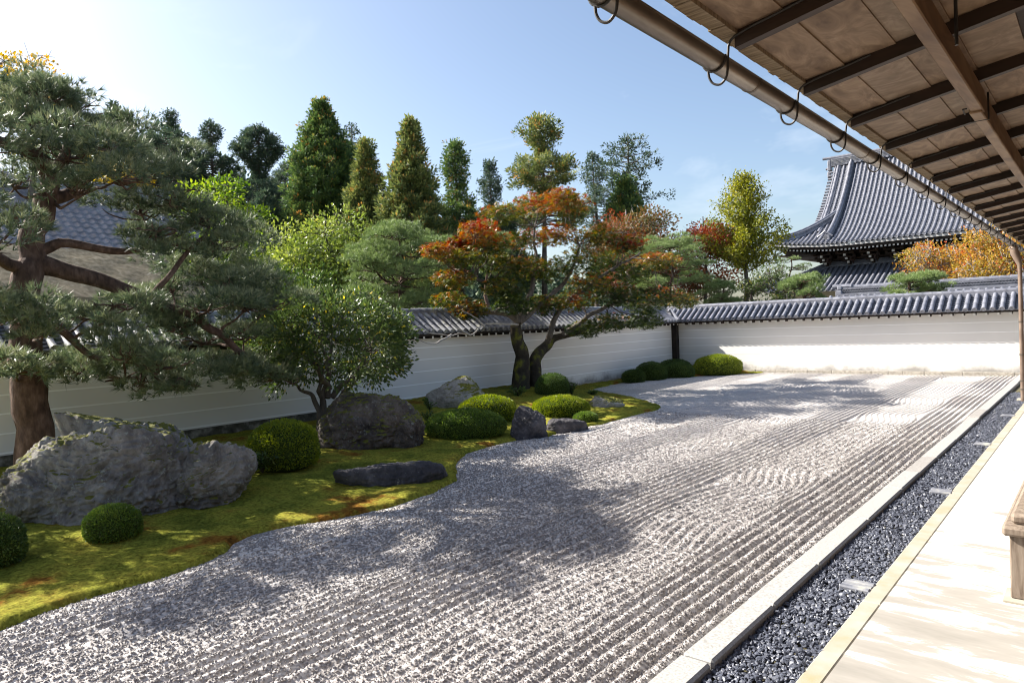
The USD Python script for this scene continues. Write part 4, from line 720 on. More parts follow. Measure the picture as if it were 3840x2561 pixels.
# big pruned pine at the left
PADS = [(-13.83, 3.63, 6.83, .44, .22), (-13.09, 3.85, 6.52, .47, .2), (-13.51, 4.43, 6.56, .42, .19), (-12.95, 3.32, 6.06, .41, .21), (-12.9, 3.84, 6.01, .5, .2), (-14.24, 4.91, 6.5, .45, .2), (-14.37, 3.85, 5.95, .46, .22), (-12.39, 3.91, 5.5, .42, .17), (-13.78, 4.99, 6.1, .48, .22), (-13.84, 5.61, 6.1, .42, .21), (-12.01, 4.52, 5.18, .42, .18), (-13.27, 5.52, 5.58, .4, .2), (-12.39, 4.13, 5.05, .35, .15), (-13.26, 3.35, 5.16, .28, .15), (-12.87, 5.71, 5.1, .56, .22), (-14.04, 5.48, 5.0, .5, .21), (-12.88, 6.1, 4.74, .45, .2), (-12.32, 3.15, 4.46, .33, .16), (-13.14, 5.95, 4.27, .57, .23), (-12.62, 5.2, 4.4, .38, .15), (-12.79, 6.45, 4.27, .41, .21), (-14.25, 6.69, 3.9, .54, .23), (-12.85, 6.79, 3.62, .51, .21), (-13.68, 5.86, 3.57, .34, .17), (-14.33, 5.67, 3.27, .51, .19), (-12.32, 3.02, 2.97, .45, .19), (-13.27, 4.31, 2.99, .45, .15), (-12.67, 4.56, 3.11, .37, .13), (-12.29, 5.98, 3.09, .47, .2), (-12.49, 6.84, 3.09, .42, .18), (-12.62, 7.42, 3.18, .35, .17), (-13.33, 5.8, 2.77, .49, .21), (-12.15, 3.41, 2.76, .26, .09), (-12.29, 4.62, 2.37, .43, .16), (-14.17, 6.76, 2.5, .54, .23), (-13.26, 7.14, 2.56, .4, .18), (-12.08, 5.08, 2.12, .44, .18), (-13.35, 6.43, 1.94, .51, .21), (-12.9, 3.24, 2.17, .41, .14), (-13.68, 4.27, 2.05, .46, .15), (-13.18, 4.78, 1.87, .46, .15), (-13.11, 7.02, 1.82, .43, .19), (-12.86, 7.63, 1.67, .49, .18), (-12.23, 5.57, 1.71, .38, .12), (-12.76, 4.98, 1.71, .23, .11), (-12.17, 2.67, 3.96, .37, .25), (-12.34, 2.67, 5.48, .44, .32), (-12.02, 2.55, 3.08, .43, .24), (-13.4, 1.3, 4.2, .5, .2), (-12.9, 1.9, 3.5, .45, .2), (-13.6, .7, 3.4, .5, .2), (-12.6, 1.0, 4.7, .5, .2), (-13.2, 2.0, 5.2, .5, .2), (-12.8, .3, 2.8, .5, .2), (-12.6, 1.4, 2.6, .45, .18)]
SK = [([(-13.9, 3.55, .1), (-13.6, 3.53, .98), (-13.6, 3.5, 1.9), (-13.6, 3.52, 2.73), (-13.6, 3.54, 3.59), (-13.6, 3.65, 3.96), (-13.6, 3.81, 4.62), (-13.6, 3.87, 5.0)], .30, .16),
      ([(-13.6, 3.68, 3.85), (-13.47, 4.08, 3.73), (-13.34, 4.71, 3.49), (-13.21, 5.3, 3.21), (-13.09, 5.94, 2.95), (-12.96, 6.61, 2.4), (-12.83, 7.24, 1.89), (-12.7, 8.03, 1.58)], .17, .03),
      ([(-13.6, 3.69, 4.03), (-13.5, 4.34, 4.16), (-13.4, 5.19, 4.07), (-13.3, 5.92, 4.48)], .10, .03),
      ([(-13.6, 3.87, 5.0), (-13.5, 4.0, 5.31), (-13.3, 3.7, 5.52), (-13.0, 3.17, 5.65), (-12.6, 2.6, 5.6)], .16, .06),
      ([(-13.6, 3.86, 4.92), (-13.6, 4.32, 5.09), (-13.6, 4.51, 5.41), (-13.6, 4.91, 5.74), (-13.7, 5.52, 6.0)], .12, .03),
      ([(-13.6, 3.97, 5.23), (-13.6, 4.22, 5.86), (-13.6, 4.38, 6.42), (-13.6, 4.07, 6.72)], .10, .03),
      ([(-13.6, 3.58, 3.74), (-13.4, 3.2, 3.87), (-13.0, 2.91, 3.92), (-12.4, 2.6, 3.85)], .12, .05),
      ([(-13.6, 3.54, 3.45), (-13.4, 3.76, 2.86), (-13.2, 4.26, 2.4), (-13.0, 5.1, 2.12)], .10, .03),
      ([(-13.2, 5.3, 3.21), (-12.9, 5.6, 3.7), (-12.9, 6.1, 4.3), (-12.9, 6.3, 4.7)], .06, .025)]
def big_pine():
    rg = np.random.default_rng(101); t = thing("pine_tree", "large spreading pine with crooked reddish limbs behind the giant boulder", "tree")
    skel, tr = [], MB()
    for i, (p, r0, r1) in enumerate(SK):
        q = wob(spline(p, 6), .10, rg, 2.2); r = np.linspace(r0, r1, len(q)); mb = MB(); mb.tube(q, r * (1 + .12 * (meshkit.noise(q * 5, 1) - .5)), 11); obj("trunk" if i == 0 else "limb", mb.m, M["bark"], t, 50)
        skel.append(np.column_stack([q, r]))
    skel = np.vstack(skel); tw = MB(); pads = []
    for (x, y, z, rx, rz) in PADS:
        P = np.array([x, y, z]); pth = branch_to(tw, skel, P - [0, 0, rz * .4], .022, rg)
        for k in range(12):
            e = P + sphere_dirs(1, rg)[0] * [rx * 1.05, rx * 1.05, rz * .7]; a = pth[rg.integers(len(pth) - 3, len(pth))]
            tw.tube(wob(spline([a, a * .5 + e * .5 + rg.normal(size=3) * .06, e], 3), .05, rg, 4), np.linspace(.018, .006, 7), 4, False)
        for k in range(3):
            o = rg.normal(size=3) * [.36, .36, .13]; pads.append((x + o[0], y + o[1], z + o[2], rx * rg.uniform(.9, 1.3), rz * 1.15, rx * rg.uniform(.9, 1.3)))
    obj("twigs", tw.m, M["bark"], t)
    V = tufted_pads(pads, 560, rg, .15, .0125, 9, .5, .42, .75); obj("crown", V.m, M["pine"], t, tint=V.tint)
big_pine()
# camellia with many stems
def camellia():
    rg = np.random.default_rng(202); t = thing("camellia_tree", "round glossy camellia with many bare stems behind the brown boulder", "tree")
    CS = [[(-13.6, 9.05, .05), (-13.6, 8.93, .98), (-13.6, 8.7, 1.25), (-13.5, 8.1, 1.5)], [(-13.6, 9.05, .05), (-13.6, 9.2, 1.05), (-13.6, 9.34, 1.54), (-13.6, 9.2, 2.15), (-13.6, 9.1, 2.9)], [(-13.6, 9.12, .1), (-13.5, 9.75, 1.3), (-13.3, 10.26, 1.57), (-13.1, 10.93, 1.63)], [(-13.6, 9.27, 1.0), (-13.8, 9.54, 1.93), (-13.9, 9.81, 2.7)], [(-13.6, 9.34, 1.2), (-13.5, 8.73, 1.97), (-13.5, 8.32, 2.4)], [(-13.6, 9.39, 1.0), (-13.3, 10.15, 1.78), (-13.1, 10.7, 2.4)], [(-13.6, 9.2, .1), (-13.2, 9.6, 1.3), (-12.9, 9.9, 2.0)], [(-13.6, 9.2, .1), (-14.1, 9.4, 1.6), (-14.5, 9.7, 2.3)]]
    sk = []
    for p in CS:
        q = wob(spline(p, 6), .12, rg, 3); r = np.linspace(.075, .018, len(q)); mb = MB(); mb.tube(q, r, 8); obj("stem", mb.m, M["bark_grey"], t, 50); sk.append(np.column_stack([q, r]))
    sk = np.vstack(sk); tw, lf = MB(), MB(); C = np.array([-13.5, 9.4, 2.3]); R = np.array([1.5, 2.1, 1.3])
    d = sphere_dirs(340, rg); d = d[d[:, 2] > -.75]; cl = C + d * R * (rg.uniform(.45, 1.0, len(d)) ** .6)[:, None]
    for c in cl:
        branch_to(tw, sk, c, .008, rg, 5, 0)
        n = 60; e = sphere_dirs(n, rg); P = c + e * rg.uniform(.1, 1, (n, 1)) * [.3, .3, .24]; D = unit((P - C) / R * .6 + e * .5 + [0, 0, .1])
        lf.add(*leaves(P, D, rg.uniform(.075, .115, n), .55, rg, np.clip(rg.beta(2, 2.4, n) * .85 + (rg.random(n) < .06) * .5, 0, 1), .12))
    obj("twigs", tw.m, M["bark_grey"], t); obj("crown", lf.m, M["camellia"], t, tint=lf.tint)
camellia()
MP = [(-14.94, 14.13, 4.79), (-14.82, 14.67, 3.96), (-14.75, 15.02, 4.62), (-14.85, 14.48, 3.31), (-14.69, 15.24, 3.04), (-14.63, 15.7, 5.45), (-14.54, 16.14, 4.52), (-14.48, 16.58, 6.04), (-14.45, 16.61, 3.71), (-14.32, 17.42, 5.26), (-14.23, 18.06, 6.44), (-14.14, 18.28, 4.29), (-13.98, 18.85, 5.47), (-13.81, 19.44, 6.53), (-13.7, 19.67, 4.6), (-13.76, 19.4, 3.26), (-13.59, 19.98, 3.85), (-13.48, 20.47, 5.53), (-13.31, 20.99, 4.62), (-13.2, 21.3, 3.39), (-13.09, 21.84, 5.27), (-13.03, 21.97, 4.17), (-12.87, 22.54, 3.06), (-12.76, 23.1, 4.67), (-12.59, 23.7, 3.37), (-12.59, 23.79, 4.68), (-12.37, 24.66, 3.19), (-13.31, 20.84, 2.47), (-13.64, 19.7, 2.28), (-12.87, 22.5, 2.5), (-14.57, 16.01, 5.06), (-14.38, 16.93, 3.15), (-14.14, 18.21, 3.13), (-13.92, 19.11, 6.8), (-14.35, 17.19, 4.41), (-14.75, 15.04, 5.02)]
MR = [.45, .59, .59, .52, .6, .61, .68, .62, .69, .71, .72, .8, .73, .67, .82, .74, .75, .69, .77, .78, .63, .71, .72, .65, .74, .58, .59, .69, .6, .64, .61, .63, .65, .52, .7, .46]
MS = [([(-14.6, 17.35, .25), (-14.6, 17.41, 1.45), (-14.6, 17.23, 2.17), (-14.35, 17.07, 2.59)], .27, .17), ([(-14.6, 18.15, .25), (-14.6, 18.12, 1.26), (-14.6, 18.83, 1.81), (-14.4, 19.5, 2.1), (-13.64, 20.0, 2.25)], .25, .08),
      ([(-14.35, 17.07, 2.59), (-14.42, 16.76, 3.29), (-14.57, 15.94, 3.84), (-14.82, 14.69, 4.22)], .12, .03), ([(-14.35, 17.07, 2.59), (-14.28, 17.59, 3.43), (-14.23, 17.94, 4.57), (-14.25, 17.92, 5.71)], .12, .03), ([(-14.35, 17.07, 2.59), (-14.2, 18.04, 3.14), (-13.87, 19.1, 4.0), (-13.7, 19.71, 5.2)], .12, .03),
      ([(-14.4, 19.5, 2.1), (-13.53, 20.1, 2.8), (-13.09, 21.7, 3.23), (-12.53, 23.92, 3.2)], .10, .025), ([(-14.35, 17.07, 2.59), (-14.48, 16.39, 2.88), (-14.75, 14.93, 3.11), (-14.94, 14.04, 3.32)], .08, .02), ([(-14.6, 18.83, 1.81), (-14.09, 18.5, 2.34), (-13.87, 19.05, 3.12), (-13.31, 20.97, 4.32), (-12.92, 22.45, 4.97)], .12, .03)]
def star_leaves(P, N, size, rg, tint):
    """Five pointed maple leaves lying roughly across N."""
    n = len(P); N = unit(N); A = unit(np.cross(N, rg.normal(size=(n, 3)))); B = np.cross(N, A); vs = []; s = np.broadcast_to(size, (n,))[:, None]
    for a, l in ((-2.0, .75), (-1.0, .98), (0, 1.1), (1.0, .98), (2.0, .75)):
        u = A * math.cos(a) + B * math.sin(a); w = -A * math.sin(a) + B * math.cos(a)
        vs += [P + w * s * .19 + u * s * .1, P + u * s * l - N * s * .2, P - w * s * .19 + u * s * .1]
    return np.stack(vs, 1).reshape(-1, 3), np.arange(n * 15).reshape(-1, 3), np.repeat(np.broadcast_to(tint, (n,)), 15)
def garden_maple():
    rg = np.random.default_rng(303); t = thing("maple_tree", "twin trunked maple turning orange and green in front of the long wall", "tree"); sk = []
    for i, (p, r0, r1) in enumerate(MS):
        q = wob(spline(p, 7), .10, rg, 2); r = np.linspace(r0, r1, len(q)); r = r * (1 + (i < 2) * .35 * np.exp(-np.arange(len(q)) / 3)); mb = MB(); mb.tube(q, r * (1 + .25 * (meshkit.noise(q * 4, 2) - .5)), 12); obj("trunk" if i < 2 else "limb", mb.m, M["bark_moss"] if i < 2 else M["bark_grey"], t, 50); sk.append(np.column_stack([q, r]))
    sk = np.vstack(sk); tw, lf = MB(), MB(); cam_ = np.array([0, 0, 2.5])
    for (p, r) in zip(MP, MR):
        for rep in range(3):
            P = cam_ + (np.array(p) - cam_) * rg.uniform(.93, 1.06); P[0] = max(P[0], -15.6); pth = branch_to(tw, sk, P, .012, rg, 5, .02)
            for k in range(9):
                e = P + sphere_dirs(1, rg)[0] * [r, r, r * .35]; tw.tube(spline([pth[-3], pth[-1] * .5 + e * .5, e], 3), np.linspace(.008, .003, 7), 3, False)
            n = 190; d = sphere_dirs(n, rg); Q = P + d * (rg.uniform(0, 1, (n, 1)) ** .45) * [r * 1.15, r * 1.15, r * .55]
            hgt = (Q[:, 2] - 2.2) / 4.4; red = .02 + .55 * np.clip(hgt, 0, 1.1) + .22 * (meshkit.noise(Q * .9, 5) - .5) * 2 + .10 * d[:, 2] + rg.normal(size=n) * .15 + .16 * rg.normal()
            red += .25 * ((Q[:, 1] < 15.2) + (Q[:, 1] > 23.3))
            lf.add(*star_leaves(Q, unit(np.array([0, 0, 1]) + rg.normal(size=(n, 3)) * .45), rg.uniform(.08, .13, n), rg, np.clip(red, 0, 1)))
    b = MB()
    for p in ([(-14.35, 17.07, 2.52), (-14.3, 15.53, 2.57), (-14.4, 14.88, 2.26), (-14.6, 13.7, 2.33), (-14.8, 12.59, 2.72)], [(-14.4, 14.88, 2.26), (-14.3, 14.2, 2.5), (-14.2, 13.9, 2.8)], [(-14.5, 14.2, 2.3), (-14.4, 13.4, 2.1), (-14.5, 12.9, 2.3)], [(-14.3, 15.4, 2.5), (-14.2, 15.0, 2.75), (-14.3, 14.5, 2.9)]):
        q = wob(spline(p, 6), .10, rg, 3); b.tube(q, np.linspace(.032, .008, len(q)), 6)
    obj("bare_branch", b.m, M["bark_pale"], t); obj("twigs", tw.m, M["bark_grey"], t); obj("crown", lf.m, M["maple"], t, tint=lf.tint)
garden_maple()

def conifer(name, label, x, y, top, w, z0, mat, seed, style="cone", dens=1.0, bark="bark_grey", group=None, trunk_r=None):
    """Cedar or cypress: whorled branches with drooping sprays; style sets the outline."""
    rg = np.random.default_rng(seed); t = thing(name, label, "tree", (x, y, -.1), 0, group); h = top + .1; cb = z0 - 1.5
    tr = MB(); p = wob(np.array([(0, 0, z) for z in np.linspace(0, h * .985, 14)]), .25, rg, .12); r = np.linspace(trunk_r or (.012 * h + .08), .03, 14); tr.tube(p, r, 8); obj("trunk", tr.m, M[bark], t, 50)
    nb = int({"cone": 230, "column": 240, "loose": 150, "sparse": 40, "layer": 100}[style] * dens); bw, V = MB(), MB()
    for k in range(nb):
        u = (k + rg.random()) / nb; z = cb + (h * .99 - cb) * u
        if style == "column": prof = min(1, (1 - u) * 2.2) ** .75 * (.8 + .2 * (1 - u))
        elif style == "cone": prof = ((1 - u) ** .9) * .96 + .04
        elif style == "layer": prof = (.55 + .45 * math.sin(u * 15 + seed)) * min(1, (1 - u) * 3 + .25) * (1 - .35 * u)
        elif style == "loose": prof = (.6 + .4 * math.sin(u * 11 + seed * 2)) * ((1 - u) ** .85) + .06
        else: prof = (.35 + .65 * rg.random()) * ((1 - u) ** .35)
        Lb = max(.3, 1.3 * w / 2 * prof * rg.uniform(.8, 1.15)); a = k * 2.39996 + rg.uniform(-.5, .5); dr = np.array([math.cos(a), math.sin(a), 0]); o = np.array([p[min(13, int(z / h * 13)), 0], p[min(13, int(z / h * 13)), 1], z])
        q = spline([o, o + dr * Lb * .5 + [0, 0, (-.05 if style != "sparse" else .1) * Lb], o + dr * Lb + [0, 0, Lb * rg.uniform(.0, .22)]], 3); bw.tube(q, np.linspace(.05, .012, len(q)) * (h / 20), 4, False)
        big = .30 if style in ("cone", "column") else .26
        m = max(3, int(Lb * (5.5 if style != "sparse" else 3.2))); us = rg.uniform(.25 if style != "layer" else .35, 1.0, m) ** (.7 if style in ("cone", "column") else .55)
        for uu in us:
            c = q[min(len(q) - 1, int(uu * (len(q) - 1) + .5))] + rg.normal(size=3) * [.16, .16, .10]
            n = 16; e = sphere_dirs(n, rg); P = c + e * rg.uniform(.02, .30, (n, 1)); D = unit(dr * .5 + e * .8 + [0, 0, .45])
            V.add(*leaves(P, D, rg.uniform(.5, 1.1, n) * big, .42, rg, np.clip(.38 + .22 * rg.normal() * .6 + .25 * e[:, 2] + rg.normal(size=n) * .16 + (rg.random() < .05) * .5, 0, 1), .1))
    obj("branches", bw.m, M[bark], t); obj("crown", V.m, M[mat], t, tint=V.tint); return t
CON = "conifers on the slope behind the garden"
conifer("cedar_tree", "dense narrow column shaped cedar, tallest left of centre", -45.2, 31.4, 20.2, 4.7, 9.0, "cedar", 1, "column", 2.0)
conifer("cedar_tree", "thin bare topped conifer behind the column cedar and its right neighbour", -57.5, 43.4, 23.4, 2.8, 19.4, "cedar_dark", 2, "sparse", .9)
conifer("cedar_tree", "rounded brownish cedar just right of the column shaped cedar", -39.4, 30.8, 15.9, 4.0, 7.5, "cedar_brown", 3, "cone", 1.2)
conifer("cedar_tree", "broad tall brownish cedar at the middle of the tree line", -35.8, 31.9, 16.8, 5.4, 6.5, "cedar_brown", 4, "cone", 1.6)
conifer("cedar_tree", "loose dark cedar right of the broad brownish cedar", -36.5, 37.0, 16.4, 6.0, 7.5, "cedar", 5, "loose", 1.5)
conifer("cedar_tree", "thin small conifer between loose cedar and layered cedar", -43.4, 48.4, 18.0, 4.0, 11, "cedar_dark", 6, "loose", .8)
conifer("cedar_tree", "tall layered cedar with visible trunk above the maple", -30.5, 39.6, 17.4, 4.9, 11.2, "cedar_brown", 7, "layer", 1.7)
conifer("pine_tree", "thin leaning pine left of the sparse topped pine", -33.1, 50.0, 17.0, 3.2, 10.0, "cedar_dark", 8, "layer", .8)
conifer("pine_tree", "sparse pine with dead bare limbs above the red maple", -29.6, 49.9, 17.6, 5.6, 13.5, "cedar_dark", 9, "sparse", 1.5)
conifer("cedar_tree", "low pointed green cedar below the sparse pine", -25.6, 43.0, 12.6, 4.8, 6.0, "cedar", 10, "cone", 1.0)
conifer("pine_tree", "dark round topped pine at the far left of the slope", -73.1, 32.5, 26.2, 6.0, 17.5, "cedar_dark", 11, "layer", 1.8)
conifer("pine_tree", "dark dense pine second from the left on the slope", -71.5, 35.9, 25.2, 6.0, 15.0, "cedar_dark", 12, "layer", 2.0)
conifer("pine_tree", "wide dark pine with leaning trunk left of the column cedar", -65.0, 37.5, 23.7, 9.0, 8.5, "cedar_dark", 13, "layer", 4.2)
conifer("pine_tree", "dark low pine tight against the column cedar", -69.7, 43.2, 21.8, 6.5, 9.0, "cedar_dark", 14, "layer", 2.0)
conifer("cedar_tree", "small pointed conifer tip behind the yellow leaves at left", -75.0, 27.8, 26.4, 3.0, 17.0, "cedar_dark", 15, "cone", .8)
conifer("cedar_tree", "small blunt conifer tip right of the pointed one at left", -76.5, 29.6, 25.9, 3.4, 17.0, "cedar_dark", 16, "cone", .8)
conifer("cedar_tree", "dark cedar filling the gap behind the maple crown", -31.0, 36.0, 10.0, 5.5, 4.5, "cedar_dark", 17, "loose", 1.6)
conifer("cedar_tree", "dark cedar low behind the column cedar and light broadleaf", -47.0, 27.5, 13.0, 6.0, 5.5, "cedar_dark", 18, "loose", 1.8)

def broadleaf(name, label, x, y, top, w, z0, mat, seed, leaf=.16, n=9000, lobes=26, bark="bark_grey", flat=1.0, tint=(.45, .3), shell=.55, dep=None, trunk=.16, twigs=90, twig_r=.02, fork=.45):
    rg = np.random.default_rng(seed); t = thing(name, label, "tree", (x, y, -.1)); h = top + .1; C = np.array([0, 0, (top + z0) / 2]); R = np.array([w / 2, (dep or w) / 2, (top - z0) / 2])
    tr, bw, V = MB(), MB(), MB(); q = wob(spline([(0, 0, 0), (0, 0, C[2] * .5), (.1, .1, C[2]), (0, 0, top - .25 * R[2])], 5), .2, rg, .7); rr_ = np.linspace(trunk, .03, len(q)); tr.tube(q, rr_, 9); obj("trunk", tr.m, M[bark], t, 50)
    sk = np.column_stack([q, rr_]); sk = sk[int(len(sk) * fork):]
    d = sphere_dirs(lobes, rg); cl = C + d * R * (rg.uniform(.35, .82, (lobes, 1))); rad = rg.uniform(.28, .46, lobes) * R.mean()
    for c, r in zip(cl, rad):
        pth = branch_to(bw, sk, c, .03, rg, 5, 0); m = n // lobes; e = sphere_dirs(m, rg); k = rg.uniform(0, 1, (m, 1)) ** (1 - shell); b = 1 + .5 * (meshkit.noise(e * 2.5 + c, seed) - .5)[:, None]
        P = c + e * k * b * r * [1.15, 1.15, .8 * flat]; D = unit(e + rg.normal(size=(m, 3)) * .7 + [0, 0, .15])
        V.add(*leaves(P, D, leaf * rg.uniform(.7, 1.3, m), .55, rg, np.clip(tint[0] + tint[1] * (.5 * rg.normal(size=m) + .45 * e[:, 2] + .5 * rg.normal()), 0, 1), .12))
        for j in range(max(1, twigs // lobes)): bw.tube(spline([pth[-2], c + sphere_dirs(1, rg)[0] * r * .5, c + sphere_dirs(1, rg)[0] * r * 1.05], 3), np.linspace(twig_r, .006, 7), 3, False)
    obj("branches", bw.m, M[bark], t); obj("crown", V.m, M[mat], t, tint=V.tint); return t
broadleaf("broadleaf_tree", "round light green broadleaf tree left of the pale pruned pine", -26.3, 18.2, 8.4, 5.6, 2.6, "broad", 21, .17, 15000, 42, shell=.6)
broadleaf("broadleaf_tree", "dark evergreen mass under the light green broadleaf", -24.5, 15.2, 5.6, 4.0, 1.5, "azalea_dark", 22, .16, 7000, 24)
broadleaf("maple_tree", "bright green feathery maple right of the big pine", -22.3, 11.4, 8.4, 4.0, 2.4, "bright", 23, .13, 13000, 34, flat=.6, tint=(.5, .35))
broadleaf("maple_tree", "yellow maple peeking over the pine crown", -28.9, 11.3, 11.2, 4.0, 6.0, "yellow", 24, .14, 5000, 20, flat=.7)
broadleaf("maple_tree", "golden brown tree top at the upper left frame edge", -26.1, 7.0, 12.0, 2.8, 8.0, "yellow", 25, .13, 3000, 14, flat=.7)
broadleaf("maple_tree", "small yellow green maple behind wall between pine and camellia", -20.5, 12.5, 4.6, 3.0, 2.2, "bright", 26, .11, 5000, 18, flat=.6, tint=(.75, .3))
broadleaf("maple_tree", "dull reddish thin maple left of the light green broadleaf", -30.0, 15.8, 5.8, 3.0, 3.0, "rust", 27, .13, 2600, 14, flat=.6)
broadleaf("maple_tree", "rusty brown maple with pale twigs behind the garden maple's right side", -22.6, 37.7, 10.1, 6.8, 4.0, "rust", 28, .17, 12000, 34, "bark_pale", .8, (.42, .35), twigs=160)
broadleaf("maple_tree", "deep red maple left of the yellow green ginkgo", -19.4, 41.7, 9.7, 5.6, 3.0, "rust", 29, .17, 10000, 28, "bark_grey", .8, (.66, .35), twigs=120)
def ginkgo():
    rg = np.random.default_rng(31); t = thing("ginkgo_tree", "upright yellow green ginkgo standing alone left of the temple hall", "tree", (-16.8, 41.8, -.1)); tr, bw, V = MB(), MB(), MB()
    q = wob(np.array([(0, 0, z) for z in np.linspace(0, 11.2, 16)]), .12, rg, .5); tr.tube(q, np.linspace(.2, .02, 16), 9); obj("trunk", tr.m, M["bark_grey"], t, 50)
    for k in range(64):
        u = (k + .5) / 64; z = 5.2 + 6.0 * u; Lb = 2.5 * ((1 - u) ** .7) * rg.uniform(.55, 1.1) + .15; a = k * 2.4 + rg.uniform(-.4, .4); dr = np.array([math.cos(a), math.sin(a), .55]); o = np.array([0, 0, z]); e = o + dr * Lb
        p = spline([o, o + dr * Lb * .5 - [0, 0, .1], e], 3); bw.tube(p, np.linspace(.035, .01, len(p)), 4, False)
        n = int(190 * Lb / 1.2) + 40; P = p[rg.integers(1, len(p), n)] + rg.normal(size=(n, 3)) * [.22, .22, .18]; V.add(*leaves(P, sphere_dirs(n, rg) + [0, 0, .2], rg.uniform(.09, .16, n), .8, rg, np.clip(rg.normal(.42, .25, n) + .25 * rg.normal() * .5, 0, 1)))
    obj("branches", bw.m, M["bark_grey"], t); obj("crown", V.m, M["ginkgo"], t, tint=V.tint)
ginkgo()
broadleaf("cherry_tree", "orange leaved cherry with bare white twigs in front of the hall", -7.7, 45.4, 7.0, 4.0, 3.0, "cherry", 41, .15, 4200, 30, "bark_pale", .9, (.5, .4), twigs=260, twig_r=.03, trunk=.14, fork=.3)
broadleaf("cherry_tree", "larger orange cherry tree under the far end of the gutter", -4.2, 44.7, 7.3, 5.2, 3.0, "cherry", 42, .15, 9000, 40, "bark_pale", .9, (.42, .4), twigs=200, twig_r=.025, trunk=.16, fork=.3)
broadleaf("evergreen_tree", "thin dark leaved tree between ginkgo and temple hall", -14.2, 39.5, 5.4, 3.4, 2.8, "camellia", 43, .13, 2200, 22, twigs=160)
broadleaf("evergreen_tree", "sparse dark sapling right beside the ginkgo trunk", -15.4, 39.0, 5.0, 1.6, 2.8, "camellia", 44, .12, 800, 12, twigs=80)
def pruned_pine(label, x, y, top, w, z0, seed, npads=22, mat="pine_light", dens=420, dep=None, layer=.16, ln=.15, wd=.016):
    rg = np.random.default_rng(seed); t = thing("pine_tree", label, "tree", (x, y, -.1)); tr, tw = MB(), MB(); q = wob(spline([(0, 0, 0), (.1, 0, z0 * .6), (-.1, .1, z0 + .3 * (top - z0)), (.05, 0, top - .3)], 6), .25, rg, 1.0); r = np.linspace(.14, .03, len(q)); tr.tube(q, r, 9); obj("trunk", tr.m, M["bark"], t, 50); sk = np.column_stack([q, r]); pads = []
    R = np.array([w / 2, (dep or w) / 2, (top - z0) / 2]); C = np.array([0, 0, (top + z0) / 2])
    for k in range(npads):
        d = sphere_dirs(1, rg)[0]; d[2] = abs(d[2]) * (1 if rg.random() < .62 else -1); P = C + d * R * rg.uniform(.55, .92); rx = rg.uniform(.26, .42) * w / 2; branch_to(tw, sk, P, .02, rg, 5, .05); pads.append((*P, rx, max(.12, layer * w * .4), rx))
        for j in range(6): e = P + sphere_dirs(1, rg)[0] * [rx, rx, .1]; tw.tube([P - [0, 0, .1], P * .5 + e * .5, e], [.012, .009, .005], 3, False)
    V = tufted_pads(pads, dens, rg, ln, wd, 10, .7, .5, .5); obj("branches", tw.m, M["bark"], t); obj("crown", V.m, M[mat], t, tint=V.tint)
pruned_pine("pale green pruned pine behind the wall left of the maple", -19.7, 16.9, 6.5, 4.4, 2.7, 51, 46, dens=300)
pruned_pine("pale pine crown rising behind the maple's left side", -22.3, 24.3, 7.7, 3.2, 4.6, 52, 24, dens=260)
pruned_pine("layered green pine right of the maple, behind the wall corner", -16.9, 32.5, 7.2, 4.0, 3.2, 53, 40, dens=300, layer=.10)
pruned_pine("small domed pine over the end wall, left of the ginkgo trunk", -14.8, 33.9, 4.5, 2.3, 2.9, 54, 22, dens=480)
pruned_pine("middle domed pine over the end wall, before the hall's lower roof", -10.9, 34.3, 4.6, 2.4, 2.9, 55, 22, dens=480)
pruned_pine("right domed pine over the end wall, below the orange cherry", -6.3, 33.9, 4.3, 2.6, 2.9, 56, 22, dens=480)
pruned_pine("pine branch tip showing left of the hall's lower wall", -17.5, 52.0, 7.0, 2.6, 4.5, 57, 12, dens=160)

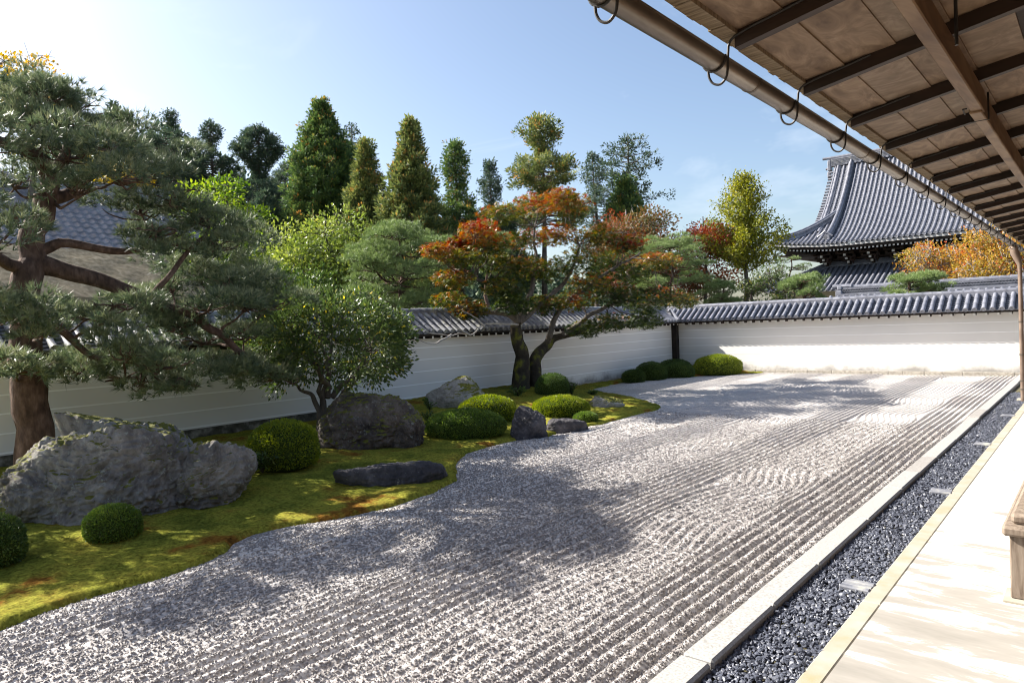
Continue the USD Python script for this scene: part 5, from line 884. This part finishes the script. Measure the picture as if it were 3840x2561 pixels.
# ---------------------------------------------------------------- wooded hill behind
xs = np.linspace(-210, -45, 40); ys = np.linspace(-40, 190, 50); Xh, Yh = np.meshgrid(xs, ys, indexing="ij")
def hill_z(x, y): return -.3 + 34 * sst(-60, -125, x) * sst(18, 48, y) * (1 - .85 * sst(20, 130, y)) + 3 * (meshkit.fbm(np.stack([x * .03, y * .03, x * 0], -1), 3, 4) - .5) * sst(-62, -90, x)
tag(obj("hill", grid_mesh(hill_z(Xh, Yh), xs, ys), M["ground"], smooth=True), "wooded hillside rising behind the garden at the left", "hill", kind="structure")
rg = np.random.default_rng(77); V = MB()
for k in range(520):
    x, y = rg.uniform(-150, -62), rg.uniform(-5, 120)
    if abs(x + 70) < 6 and 25 < y < 46: continue
    if y < 26: continue
    z = hill_z(np.array(x), np.array(y)); hh, ww = rg.uniform(6, 11), rg.uniform(2.2, 4.2); n = 110; d = sphere_dirs(n, rg); u = rg.uniform(0, 1, n); P = np.stack([x + d[:, 0] * ww * (1 - u * .75), y + d[:, 1] * ww * (1 - u * .75), z + .8 + u * hh], -1)
    V.add(*leaves(P, d + [0, 0, .4], rg.uniform(.7, 1.5, n), .55, rg, np.clip(rg.normal(.45, .2, n) + .25 * rg.normal() * .4, 0, 1)))
tag(obj("forest", V.m, M["cedar_dark"], tint=V.tint), "dark evergreen forest covering the far hillside", "forest", kind="stuff")
V = MB()
for k in range(150):                      # undergrowth behind the walls
    s = rg.random()
    x, y = (rg.uniform(-48, -19), rg.uniform(12, 40)); z = 0; hh = rg.uniform(1.5, 3.4); ww = rg.uniform(1.0, 2.0); n = 150; d = sphere_dirs(n, rg); P = np.array([x, y, hh * .5]) + d * [ww, ww, hh * .55]
    V.add(*leaves(P, d + [0, 0, .3], rg.uniform(.2, .4, n), .55, rg, np.clip(rg.normal(.4, .22, n), 0, 1)))
tag(obj("undergrowth", V.m, M["azalea_dark"], tint=V.tint), "dark shrubs massed between the trunks beyond the long wall", "shrubs", kind="stuff")
tag(sky.GetPrim(), "pale blue autumn sky with thin white haze clouds", "sky", kind="structure")
